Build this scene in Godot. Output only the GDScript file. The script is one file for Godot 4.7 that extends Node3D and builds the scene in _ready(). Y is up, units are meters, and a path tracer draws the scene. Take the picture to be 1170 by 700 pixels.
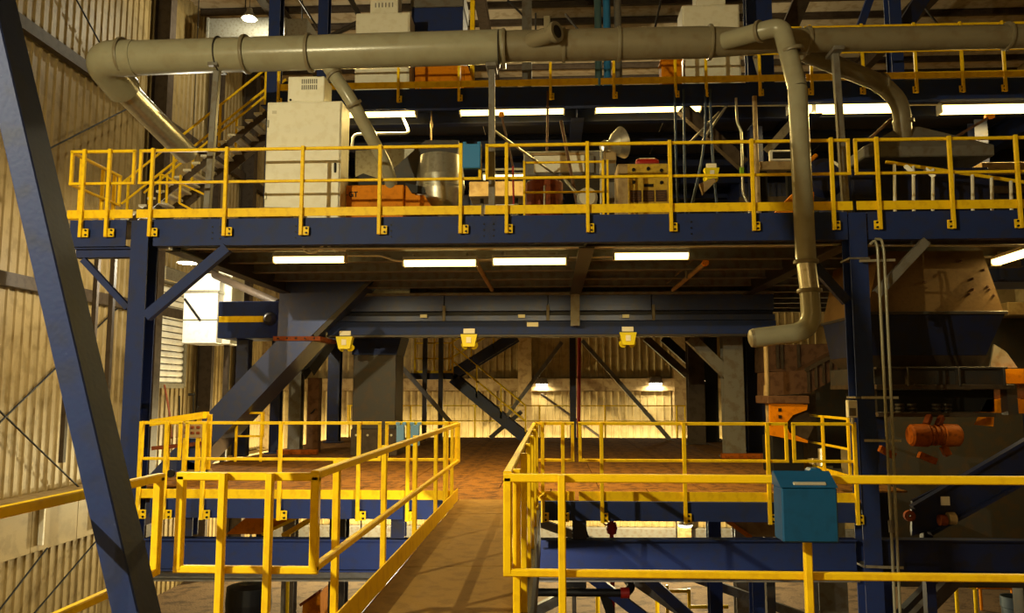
extends Node3D
# A recycling hall: blue steel mezzanines with yellow guard rails, ducts, chutes and machines.

const LOW_DECK := 4.65
const MID_DECK := 8.83
const TOP_DECK := 12.15

var M := {}
var used := {}
var rng := RandomNumberGenerator.new()


# ---------------------------------------------------------------- geometry
class Geo:
	var v := PackedVector3Array()
	var n := PackedVector3Array()

	func tri(a: Vector3, b: Vector3, c: Vector3, na: Vector3, nb: Vector3, nc: Vector3) -> void:
		if (c - a).cross(b - a).dot(na + nb + nc) < 0.0:
			v.append_array([a, c, b])
			n.append_array([na, nc, nb])
		else:
			v.append_array([a, b, c])
			n.append_array([na, nb, nc])

	func flat_quad(a: Vector3, b: Vector3, c: Vector3, d: Vector3, nr: Vector3) -> void:
		tri(a, b, c, nr, nr, nr)
		tri(a, c, d, nr, nr, nr)

	func box(c: Vector3, s: Vector3, turn := Basis.IDENTITY, bevel := 0.0) -> Geo:
		var h := s / 2.0
		if bevel <= 0.0:
			for ax in 3:
				for sg in [-1.0, 1.0]:
					var nr := Vector3.ZERO
					nr[ax] = sg
					var u := Vector3.ZERO
					var w := Vector3.ZERO
					u[(ax + 1) % 3] = h[(ax + 1) % 3]
					w[(ax + 2) % 3] = h[(ax + 2) % 3]
					var o: Vector3 = nr * h[ax]
					flat_quad(c + turn * (o - u - w), c + turn * (o + u - w), c + turn * (o + u + w), c + turn * (o - u + w), turn * nr)
			return self
		var b := minf(bevel, minf(h.x, minf(h.y, h.z)) * 0.9)
		# the three points at each corner lie on the three faces that meet there
		var at := func(sx, sy, sz, face):
			var q := Vector3(sx * (h.x - b), sy * (h.y - b), sz * (h.z - b))
			q[face] = [sx, sy, sz][face] * h[face]
			return c + turn * q
		for ax in 3:
			for sg in [-1.0, 1.0]:
				var q := []
				for k in [[-1, -1], [1, -1], [1, 1], [-1, 1]]:
					var s3 := [0.0, 0.0, 0.0]
					s3[ax] = sg
					s3[(ax + 1) % 3] = k[0]
					s3[(ax + 2) % 3] = k[1]
					q.append(at.call(s3[0], s3[1], s3[2], ax))
				var nr := Vector3.ZERO
				nr[ax] = sg
				flat_quad(q[0], q[1], q[2], q[3], turn * nr)
		for ax in 3:
			var f1 := (ax + 1) % 3
			var f2 := (ax + 2) % 3
			for s1 in [-1.0, 1.0]:
				for s2 in [-1.0, 1.0]:
					var q := []
					for k in [[-1.0, f1], [1.0, f1], [1.0, f2], [-1.0, f2]]:
						var s3 := [0.0, 0.0, 0.0]
						s3[ax] = k[0]
						s3[f1] = s1
						s3[f2] = s2
						q.append(at.call(s3[0], s3[1], s3[2], k[1]))
					var nr := Vector3.ZERO
					nr[f1] = s1
					nr[f2] = s2
					flat_quad(q[0], q[1], q[2], q[3], (turn * nr).normalized())
		for sx in [-1.0, 1.0]:
			for sy in [-1.0, 1.0]:
				for sz in [-1.0, 1.0]:
					var nr: Vector3 = (turn * Vector3(sx, sy, sz)).normalized()
					tri(at.call(sx, sy, sz, 0), at.call(sx, sy, sz, 1), at.call(sx, sy, sz, 2), nr, nr, nr)
		return self

	# a closed outline in the plane across a-b (x to the side, y towards up), drawn out from a to b
	func extrude(outline: Array, a: Vector3, b: Vector3, up := Vector3.UP, caps := true) -> Geo:
		var axis := (b - a).normalized()
		if absf(axis.dot(up)) > 0.999:
			up = Vector3.BACK
		var u := axis.cross(up).normalized()
		var w := u.cross(axis).normalized()
		var pts := PackedVector2Array(outline)
		if Geometry2D.is_polygon_clockwise(pts):
			pts.reverse()
		var k := pts.size()
		for i in k:
			var p := pts[i]
			var q := pts[(i + 1) % k]
			var e := (q - p).normalized()
			var nr := u * e.y - w * e.x
			flat_quad(a + u * p.x + w * p.y, a + u * q.x + w * q.y, b + u * q.x + w * q.y, b + u * p.x + w * p.y, nr)
		if caps:
			var ids := Geometry2D.triangulate_polygon(pts)
			for i in range(0, ids.size(), 3):
				var t := []
				for j in 3:
					t.append(u * pts[ids[i + j]].x + w * pts[ids[i + j]].y)
				tri(a + t[0], a + t[1], a + t[2], -axis, -axis, -axis)
				tri(b + t[0], b + t[1], b + t[2], axis, axis, axis)
		return self

	func bar(a: Vector3, b: Vector3, wide: float, high: float, up := Vector3.UP, cut := 0.0) -> Geo:
		var x := wide / 2
		var y := high / 2
		if cut > 0.0:
			return extrude([Vector2(-x + cut, -y), Vector2(x - cut, -y), Vector2(x, -y + cut), Vector2(x, y - cut), Vector2(x - cut, y), Vector2(-x + cut, y), Vector2(-x, y - cut), Vector2(-x, -y + cut)], a, b, up)
		return extrude([Vector2(-x, -y), Vector2(x, -y), Vector2(x, y), Vector2(-x, y)], a, b, up)

	# rolled section: flanges at top and bottom (towards up), web between
	func hbeam(a: Vector3, b: Vector3, wide: float, high: float, up := Vector3.UP, tf := 0.02, tw := 0.014) -> Geo:
		var x := wide / 2
		var y := high / 2
		var t := tw / 2
		return extrude([Vector2(-x, -y), Vector2(x, -y), Vector2(x, -y + tf), Vector2(t, -y + tf), Vector2(t, y - tf), Vector2(x, y - tf), Vector2(x, y), Vector2(-x, y), Vector2(-x, y - tf), Vector2(-t, y - tf), Vector2(-t, -y + tf), Vector2(-x, -y + tf)], a, b, up)

	# channel with its flat back on the side side_of (-1 or 1)
	func channel(a: Vector3, b: Vector3, deep: float, high: float, back: float, up := Vector3.UP, t := 0.015) -> Geo:
		var x := deep * back
		var y := high / 2
		var s := t * back
		return extrude([Vector2(0, -y), Vector2(x, -y), Vector2(x, y), Vector2(0, y), Vector2(0, y - t), Vector2(x - s, y - t), Vector2(x - s, -y + t), Vector2(0, -y + t)], a, b, up)

	func angle(a: Vector3, b: Vector3, wide: float, high: float, up := Vector3.UP, t := 0.012) -> Geo:
		return extrude([Vector2(0, 0), Vector2(wide, 0), Vector2(wide, t * signf(high)), Vector2(t * signf(wide), t * signf(high)), Vector2(t * signf(wide), high), Vector2(0, high)], a, b, up)

	# round tube through points; radii one number or one per point
	func tube(pts: Array, radius, sides := 14, caps := true) -> Geo:
		var rings := []
		var norms := []
		var ref := Vector3.UP
		var k := pts.size()
		for i in k:
			var d: Vector3
			if i == 0:
				d = pts[1] - pts[0]
			elif i == k - 1:
				d = pts[k - 1] - pts[k - 2]
			else:
				d = (pts[i] - pts[i - 1]).normalized() + (pts[i + 1] - pts[i]).normalized()
			d = d.normalized()
			if i == 0 and absf(d.dot(ref)) > 0.9:
				ref = Vector3.RIGHT
			var u := (ref - d * ref.dot(d)).normalized()
			ref = u
			var w := d.cross(u)
			var ring := []
			var nn := []
			var r: float = radius[i] if radius is Array else radius
			for j in sides:
				var ang := TAU * j / sides
				var o := u * cos(ang) + w * sin(ang)
				ring.append(pts[i] + o * r)
				nn.append(o)
			rings.append(ring)
			norms.append(nn)
		for i in k - 1:
			for j in sides:
				var q := (j + 1) % sides
				tri(rings[i][j], rings[i][q], rings[i + 1][q], norms[i][j], norms[i][q], norms[i + 1][q])
				tri(rings[i][j], rings[i + 1][q], rings[i + 1][j], norms[i][j], norms[i + 1][q], norms[i + 1][j])
		if caps:
			for e in [0, k - 1]:
				var d2: Vector3 = (pts[0] - pts[1]).normalized() if e == 0 else (pts[k - 1] - pts[k - 2]).normalized()
				for j in range(1, sides - 1):
					tri(rings[e][0], rings[e][j], rings[e][j + 1], d2, d2, d2)
		return self

	# profile of [radius, distance along axis] turned about the axis
	func lathe(at: Vector3, axis: Vector3, profile: Array, sides := 24) -> Geo:
		axis = axis.normalized()
		var ref := Vector3.UP if absf(axis.y) < 0.9 else Vector3.RIGHT
		var u := (ref - axis * ref.dot(axis)).normalized()
		var w := axis.cross(u)
		for i in profile.size() - 1:
			var p = profile[i]
			var q = profile[i + 1]
			var e := Vector2(q[0] - p[0], q[1] - p[1]).normalized()
			for j in sides:
				var o := []
				for jj in [j, j + 1]:
					var ang: float = TAU * jj / sides
					o.append(u * cos(ang) + w * sin(ang))
				var n0: Vector3 = (o[0] * e.y - axis * e.x).normalized()
				var n1: Vector3 = (o[1] * e.y - axis * e.x).normalized()
				var a: Vector3 = at + o[0] * p[0] + axis * p[1]
				var b: Vector3 = at + o[1] * p[0] + axis * p[1]
				var c: Vector3 = at + o[1] * q[0] + axis * q[1]
				var d: Vector3 = at + o[0] * q[0] + axis * q[1]
				if p[0] > 0.0001:
					tri(a, b, c, n0, n1, n1)
				if q[0] > 0.0001:
					tri(a, c, d, n0, n1, n0)
		return self

	# a hopper skin: rectangle (half sizes) at one height to rectangle at another
	func frustum(c0: Vector3, h0: Vector2, c1: Vector3, h1: Vector2, caps := true) -> Geo:
		var lo := []
		var hi := []
		for k in [[-1, -1], [1, -1], [1, 1], [-1, 1]]:
			lo.append(c0 + Vector3(k[0] * h0.x, 0, k[1] * h0.y))
			hi.append(c1 + Vector3(k[0] * h1.x, 0, k[1] * h1.y))
		var mid := (c0 + c1) / 2
		for i in 4:
			var j := (i + 1) % 4
			var nr: Vector3 = (lo[j] - lo[i]).cross(hi[i] - lo[i])
			if nr.length() < 1e-6:
				nr = (hi[j] - hi[i]).cross(hi[i] - lo[i])
			nr = nr.normalized()
			if nr.dot((lo[i] + lo[j] + hi[i] + hi[j]) / 4 - mid) < 0:
				nr = -nr
			flat_quad(lo[i], lo[j], hi[j], hi[i], nr)
		if caps:
			flat_quad(lo[0], lo[1], lo[2], lo[3], (c0 - c1).normalized())
			flat_quad(hi[0], hi[1], hi[2], hi[3], (c1 - c0).normalized())
		return self

	# an outline drawn in x and y, from depth z0 back to z1
	func slab(outline: Array, z0: float, z1: float) -> Geo:
		var pts := []
		for q in outline:
			pts.append(Vector2(q.x, q.y))
		return extrude(pts, Vector3(0, 0, z0), Vector3(0, 0, z1))

	func mesh() -> ArrayMesh:
		var arr := []
		arr.resize(Mesh.ARRAY_MAX)
		arr[Mesh.ARRAY_VERTEX] = v
		arr[Mesh.ARRAY_NORMAL] = n
		var m := ArrayMesh.new()
		m.add_surface_from_arrays(Mesh.PRIMITIVE_TRIANGLES, arr)
		return m


func geo() -> Geo:
	return Geo.new()


# a path with its inner corners rounded off
func rounded(pts: Array, r: float, steps := 6) -> Array:
	var out := [pts[0]]
	for i in range(1, pts.size() - 1):
		var p: Vector3 = pts[i]
		var d0: Vector3 = pts[i - 1] - p
		var d1: Vector3 = pts[i + 1] - p
		var k := minf(r, minf(d0.length(), d1.length()) * 0.49)
		var a := p + d0.normalized() * k
		var b := p + d1.normalized() * k
		for s in steps + 1:
			var t := float(s) / steps
			out.append(a.lerp(p, t).lerp(p.lerp(b, t), t))
	out.append(pts[-1])
	return out


# ---------------------------------------------------------------- nodes
func numbered(called: String) -> String:
	if not used.has(called):
		used[called] = 0
		return called
	used[called] += 1
	return "%s_%03d" % [called, used[called]]


func thing(called: String, label: String, category: String, at := Vector3.ZERO, group := "", kind := "thing") -> Node3D:
	var o := Node3D.new()
	o.name = numbered(called)
	add_child(o)
	o.position = at
	o.set_meta("label", label)
	o.set_meta("category", category)
	if group:
		o.set_meta("group", group)
	o.set_meta("kind", kind)
	return o


func setting(called: String) -> Node3D:
	var o := Node3D.new()
	o.name = numbered(called)
	add_child(o)
	o.set_meta("kind", "structure")
	return o


# a part whose shape is given in the hall's coordinates
func part(owner_node: Node3D, called: String, shape, mat: Material, label := "") -> MeshInstance3D:
	var o := MeshInstance3D.new()
	o.name = called
	o.mesh = shape.mesh() if shape is Geo else shape
	o.material_override = mat
	owner_node.add_child(o, true)
	if owner_node.get_parent() == self:
		o.position = -owner_node.position
	if label:
		o.set_meta("label", label)
	return o


# a copy of one mesh at a place of its own inside a thing
func piece(owner_node: Node3D, called: String, m: Mesh, mat: Material, at: Vector3, turn := Basis.IDENTITY) -> MeshInstance3D:
	var o := MeshInstance3D.new()
	o.name = called
	o.mesh = m
	o.material_override = mat
	owner_node.add_child(o, true)
	o.transform = Transform3D(turn, at - (owner_node.position if owner_node.get_parent() == self else Vector3.ZERO))
	return o


func dup(o: Node3D, at: Vector3, label := "", turn := 0.0) -> Node3D:
	var c: Node3D = o.duplicate()
	var base := String(o.name)
	if base.substr(base.length() - 3).is_valid_int():
		base = base.substr(0, base.length() - 4)
	c.name = numbered(base)
	add_child(c)
	c.position = at
	c.rotation.y = turn
	if label:
		c.set_meta("label", label)
	return c


# ---------------------------------------------------------------- materials
# paint or metal with dirt in patches (low) and specks (high), both in metres
func surface(base: Color, dirt: Color, amount: float, size: float, rough: float, metal := 0.0, relief := 0.0, seed_no := 1, specks := 0.25) -> StandardMaterial3D:
	var low := FastNoiseLite.new()
	low.seed = seed_no
	low.frequency = 0.02
	low.fractal_octaves = 4
	var high := FastNoiseLite.new()
	high.seed = seed_no + 50
	high.frequency = 0.16
	high.fractal_octaves = 2
	var k := 192
	var a := low.get_seamless_image(k, k)
	var b := high.get_seamless_image(k, k)
	var img := Image.create(k, k, false, Image.FORMAT_RGB8)
	for y in k:
		for x in k:
			var t := smoothstep(0.45, 0.85, a.get_pixel(x, y).r) * amount
			var s := smoothstep(0.55, 0.9, b.get_pixel(x, y).r) * specks * amount
			img.set_pixel(x, y, base.lerp(dirt, clampf(t + s, 0, 1)))
	img.generate_mipmaps()
	var m := StandardMaterial3D.new()
	m.albedo_texture = ImageTexture.create_from_image(img)
	m.roughness = rough
	m.metallic = metal
	m.metallic_specular = 0.4
	m.uv1_triplanar = true
	m.uv1_world_triplanar = true
	m.uv1_scale = Vector3.ONE / size
	if relief > 0.0:
		var bump: Image = b.duplicate()
		bump.bump_map_to_normal_map(relief)
		bump.generate_mipmaps()
		m.normal_enabled = true
		m.normal_texture = ImageTexture.create_from_image(bump)
	return m


func plain(c: Color, rough := 0.6, metal := 0.0) -> StandardMaterial3D:
	var m := StandardMaterial3D.new()
	m.albedo_color = c
	m.roughness = rough
	m.metallic = metal
	m.metallic_specular = 0.4
	return m


func glowing(c: Color, energy: float) -> StandardMaterial3D:
	var m := plain(Color(0.9, 0.88, 0.82), 0.4)
	m.emission_enabled = true
	m.emission = c
	m.emission_energy_multiplier = energy
	return m


func make_materials() -> void:
	M.blue = surface(Color(0.145, 0.20, 0.395), Color(0.18, 0.195, 0.29), 0.5, 1.1, 0.54, 0.0, 0.12, 3)
	M.blue_dark = surface(Color(0.09, 0.12, 0.25), Color(0.13, 0.115, 0.13), 0.6, 1.2, 0.45, 0.0, 0.12, 4)
	M.dark_steel = surface(Color(0.21, 0.20, 0.20), Color(0.27, 0.21, 0.16), 0.6, 1.2, 0.5, 0.2, 0.15, 5)
	M.chute_steel = surface(Color(0.235, 0.28, 0.46), Color(0.31, 0.30, 0.36), 0.45, 1.1, 0.3, 0.4, 0.1, 6)
	M.grey_steel = surface(Color(0.42, 0.41, 0.39), Color(0.36, 0.31, 0.25), 0.6, 1.0, 0.5, 0.1, 0.12, 7)
	M.yellow = surface(Color(0.93, 0.78, 0.10), Color(0.82, 0.63, 0.11), 0.4, 0.6, 0.42, 0.0, 0.08, 8)
	M.orange = surface(Color(0.80, 0.48, 0.0), Color(0.62, 0.35, 0.02), 0.5, 0.9, 0.6, 0.0, 0.1, 9)
	M.duct = surface(Color(0.55, 0.54, 0.46), Color(0.50, 0.46, 0.37), 0.4, 1.6, 0.25, 0.0, 0.06, 10, 0.15)
	M.duct_dust = surface(Color(0.46, 0.43, 0.35), Color(0.40, 0.34, 0.25), 0.5, 1.3, 0.42, 0.0, 0.08, 11, 0.15)
	M.cladding = surface(Color(0.57, 0.49, 0.32), Color(0.46, 0.38, 0.22), 0.6, 2.2, 0.5, 0.0, 0.06, 12)
	M.cream = surface(Color(0.86, 0.85, 0.79), Color(0.80, 0.77, 0.68), 0.4, 0.8, 0.42, 0.0, 0.04, 15)
	M.white = surface(Color(0.92, 0.91, 0.88), Color(0.82, 0.79, 0.70), 0.35, 0.8, 0.4, 0.0, 0.04, 16)
	M.dirt_deck = surface(Color(0.46, 0.30, 0.085), Color(0.28, 0.165, 0.04), 0.9, 1.1, 0.95, 0.0, 0.6, 17, 0.7)
	M.walk = surface(Color(0.50, 0.375, 0.16), Color(0.42, 0.305, 0.12), 0.6, 0.9, 0.92, 0.0, 0.3, 18, 0.5)
	M.ground = surface(Color(0.42, 0.33, 0.23), Color(0.27, 0.20, 0.13), 0.9, 2.6, 0.95, 0.0, 0.6, 19, 0.6)
	M.rust = surface(Color(0.48, 0.23, 0.10), Color(0.32, 0.14, 0.06), 0.8, 0.6, 0.8, 0.1, 0.3, 20)
	M.rusty_brown = surface(Color(0.36, 0.25, 0.17), Color(0.26, 0.16, 0.10), 0.7, 0.8, 0.75, 0.1, 0.3, 21)
	M.galvanized = surface(Color(0.70, 0.69, 0.64), Color(0.58, 0.55, 0.48), 0.6, 0.5, 0.3, 0.75, 0.08, 22)
	M.roof_sheet = surface(Color(0.74, 0.68, 0.57), Color(0.60, 0.52, 0.40), 0.6, 2.0, 0.7, 0.0, 0.06, 23)
	M.brown_steel = surface(Color(0.26, 0.215, 0.17), Color(0.19, 0.145, 0.10), 0.6, 1.2, 0.6, 0.1, 0.12, 24)
	M.tan_steel = surface(Color(0.62, 0.53, 0.37), Color(0.48, 0.38, 0.24), 0.6, 1.4, 0.5, 0.0, 0.08, 25)
	M.safety_yellow = plain(Color(0.90, 0.83, 0.12), 0.35)
	M.sky_blue = plain(Color(0.16, 0.44, 0.66), 0.45)
	M.box_blue = surface(Color(0.05, 0.28, 0.46), Color(0.045, 0.24, 0.40), 0.5, 0.4, 0.4, 0.0, 0.04, 26)
	M.black = plain(Color(0.05, 0.05, 0.055), 0.6)
	M.hose = plain(Color(0.20, 0.26, 0.36), 0.6)
	M.paper = plain(Color(0.92, 0.90, 0.84), 0.6)
	M.red = plain(Color(0.58, 0.10, 0.06), 0.5)
	M.bolt = plain(Color(0.09, 0.085, 0.09), 0.5, 0.4)
	M.plate = plain(Color(0.72, 0.70, 0.64), 0.4, 0.4)
	M.tube_glow = glowing(Color(1.0, 0.86, 0.50), 6.0)
	M.lamp_glow = glowing(Color(1.0, 0.96, 0.84), 12.0)
	M.dull_orange = surface(Color(0.58, 0.30, 0.06), Color(0.38, 0.19, 0.05), 0.6, 0.5, 0.6, 0.0, 0.1, 27)
	M.mustard = surface(Color(0.74, 0.61, 0.20), Color(0.58, 0.46, 0.16), 0.5, 0.5, 0.5, 0.0, 0.06, 29)
	M.hopper_skin = surface(Color(0.40, 0.305, 0.175), Color(0.30, 0.21, 0.11), 0.5, 2.4, 0.5, 0.0, 0.1, 28, 0.5)
	for k in ["orange", "dull_orange", "yellow", "blue"]:
		M[k].metallic_specular = 0.25
	M.print = plain(Color(0.07, 0.05, 0.03), 0.7)


func _ready() -> void:
	rng.seed = 7
	# camera
	var cam := Camera3D.new()
	cam.name = "camera"
	cam.position = Vector3(0, 6.2, 0)
	cam.rotation_degrees = Vector3(6.118, 2.830, 0)
	cam.fov = 42.287
	cam.near = 0.05
	cam.far = 200.0
	add_child(cam)
	cam.current = true
	# no daylight: a closed hall at night
	var env := Environment.new()
	env.background_mode = Environment.BG_COLOR
	env.background_color = Color(0, 0, 0)
	env.tonemap_mode = Environment.TONE_MAPPER_LINEAR
	env.tonemap_exposure = 1.0
	env.sdfgi_enabled = true
	env.ssao_enabled = true
	env.ssil_enabled = true
	var we := WorldEnvironment.new()
	we.name = "world_environment"
	we.environment = env
	add_child(we)
	make_materials()
	# the hall's large lamps, some of them added fill
	high_bay("high bay lamp hanging by the corrugated side wall ahead of the steel mezzanine", Vector3(-6.8, 9.9, 0.6), 110.0, Color(1.0, 0.945, 0.74))
	high_bay("added amber fill lamp hanging unseen over the near platform on a long rod", Vector3(1.4, 9.6, 1.6), 4.5, Color(1.0, 0.82, 0.52))  # unseen fill added for the slanted brace's right side and near rail
	high_bay("amber bay lamp hanging low by the corrugated side wall", Vector3(-9.6, 8.4, -9.5), 3.5, Color(1.0, 0.80, 0.48))
	high_bay("bright bay lamp beside the roll-up door under the upper deck's end", Vector3(-8.814, 9.285, -18.6), 17.0, Color(1.0, 0.96, 0.84))
	high_bay("high bay lamp hanging over the ducts at the side wall", Vector3(-9.234, 17.598, -22.9), 11.0, Color(1.0, 0.97, 0.84))
	high_bay("added lamp hidden behind the large duct to brighten the roof purlins", Vector3(2.0, 17.2, -25.0), 45.0, Color(1.0, 0.92, 0.72))  # hidden lamp added only to light the roof sheets
	high_bay("added hidden lamp on a floor stand, lighting the back wall from below the deck", Vector3(-7.6, 3.2, -30.3), 95.0, Color(1.0, 0.93, 0.70), true)  # this and the next stand lamps are added, unseen, to brighten the back wall
	high_bay("added hidden lamp on a floor stand by the back wall beyond the far stair", Vector3(-1.6, 3.2, -30.3), 60.0, Color(1.0, 0.93, 0.70), true)
	high_bay("added hidden lamp on a floor stand by the back wall beyond the wide grey column", Vector3(4.2, 3.2, -30.3), 75.0, Color(1.0, 0.93, 0.70), true)
	high_bay("small bay lamp fixed under the foot bridge beside the lower deck's beams", Vector3(-0.9, 4.05, -9.2), 10.0, Color(1.0, 0.96, 0.86), false, LOW_DECK - 0.02)
	high_bay("work light on a floor stand behind the near platform by the side wall", Vector3(-6.2, 3.0, 2.6), 7.0, Color(1.0, 0.95, 0.82), true)
	build_hall()
	build_decks()
	build_frame()
	build_rails()
	build_bridge()
	build_tube_lights()
	build_ducts()
	build_mid_machines()
	build_top_machines()
	build_under_machines()
	build_hopper()
	build_back_stair()
	build_ground_level()
	build_small()


# a warm round lamp on a rod from the roof, with its light just below its glass
func high_bay(label: String, at: Vector3, energy: float, tint: Color, stand := false, top := 19.28) -> void:
	var t := thing("high_bay_lamp", label, "lamp", at)
	if stand:
		part(t, "stand", geo().tube(rounded([Vector3(at.x + 0.4, 0, at.z), Vector3(at.x + 0.4, at.y + 0.5, at.z), Vector3(at.x, at.y + 0.5, at.z), at + Vector3(0, 0.3, 0)], 0.15), 0.03, 8), M.dark_steel)
	else:
		part(t, "rod", geo().tube([at + Vector3(0, 0.3, 0), Vector3(at.x, top, at.z)], 0.012, 8), M.dark_steel)
	part(t, "housing", geo().lathe(at, Vector3.UP, [[0.0, 0.34], [0.08, 0.34], [0.1, 0.22], [0.2, 0.1], [0.24, 0.02], [0.22, 0.02], [0.18, 0.08], [0.0, 0.09]], 28), M.galvanized)
	part(t, "glass", geo().lathe(at, Vector3.UP, [[0.0, 0.0], [0.21, 0.005], [0.21, 0.02], [0.0, 0.02]], 28), M.lamp_glow)
	var l := OmniLight3D.new()
	l.name = "lamp_light"
	l.position = Vector3(0, -0.1, 0)
	l.light_color = tint
	l.light_energy = energy
	l.light_size = 0.06
	l.omni_range = 60.0
	l.omni_attenuation = 2.0
	l.shadow_enabled = true
	t.add_child(l)


# a guard rail along a-b at deck height: panels of top and mid rail, posts bolted to the deck's edge on the side out
func guard_rail(label: String, a: Vector3, b: Vector3, out: Vector3, posts: Array, splits := [], o := {}) -> Node3D:
	var t := thing("guard_rail", label, "railing", a, o.get("group", ""))
	var high: float = o.get("high", 1.07)
	var s: float = o.get("tube", 0.045)
	var toe: float = o.get("toe_high", 0.13)
	var dir := (b - a).normalized()
	var run := a.distance_to(b)
	var up := Vector3.UP
	var cuts: Array = [0.0] + splits + [run]
	for i in cuts.size() - 1:
		var p0: Vector3 = a + dir * (cuts[i] + (0.03 if i > 0 else 0.0))
		var p1: Vector3 = a + dir * (cuts[i + 1] - (0.03 if i < cuts.size() - 2 else 0.0))
		part(t, "top_rail", geo().bar(p0 + up * high, p1 + up * high, s, s, up, 0.006), M.yellow)
		part(t, "mid_rail", geo().bar(p0 + up * high * 0.52, p1 + up * high * 0.52, s * 0.9, s * 0.9, up, 0.006), M.yellow)
		for e in [[p0, i == 0, 1.0], [p1, i == cuts.size() - 2, -1.0]]:
			if e[1] and not o.get("ends", true):
				continue
			var q: Vector3 = e[0] + dir * e[2] * s / 2
			part(t, "end_bar", geo().bar(q + up * high * 0.52, q + up * high, s, s, dir, 0.006), M.yellow)
		if o.get("toe", true):
			part(t, "toe_board", geo().bar(p0 + up * toe / 2 + out * 0.01, p1 + up * toe / 2 + out * 0.01, 0.012, toe, up), M.yellow)
	var low: float = o.get("drop", 0.3)
	var pw: float = o.get("post", 0.052)
	for x in posts:
		var q: Vector3 = a + dir * x + out * (s * 0.5 + pw * 0.5 + 0.002)
		var p := part(t, "post", geo().bar(q - up * low, q + up * (high + s / 2), pw, pw, dir, 0.006), M.yellow)
		if o.get("foot", true):
			var side: float = o.get("foot_side", 1.0)
			part(p, "bracket", geo().box(q - up * (low - 0.07) + dir * side * 0.07 - out * (pw * 0.5 - 0.01), Vector3(0.1 if absf(dir.x) > 0.5 else 0.02, 0.13, 0.02 if absf(dir.x) > 0.5 else 0.1), Basis.IDENTITY, 0.004), M.yellow)
			for k in [-0.035, 0.035]:
				part(p, "bolt", geo().tube([q - up * (low - 0.07 + k) + dir * side * 0.085 - out * (pw * 0.5 - 0.02), q - up * (low - 0.07 + k) + dir * side * 0.085 - out * (pw * 0.5 - 0.04)], 0.017, 6), M.bolt)
	return t


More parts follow.
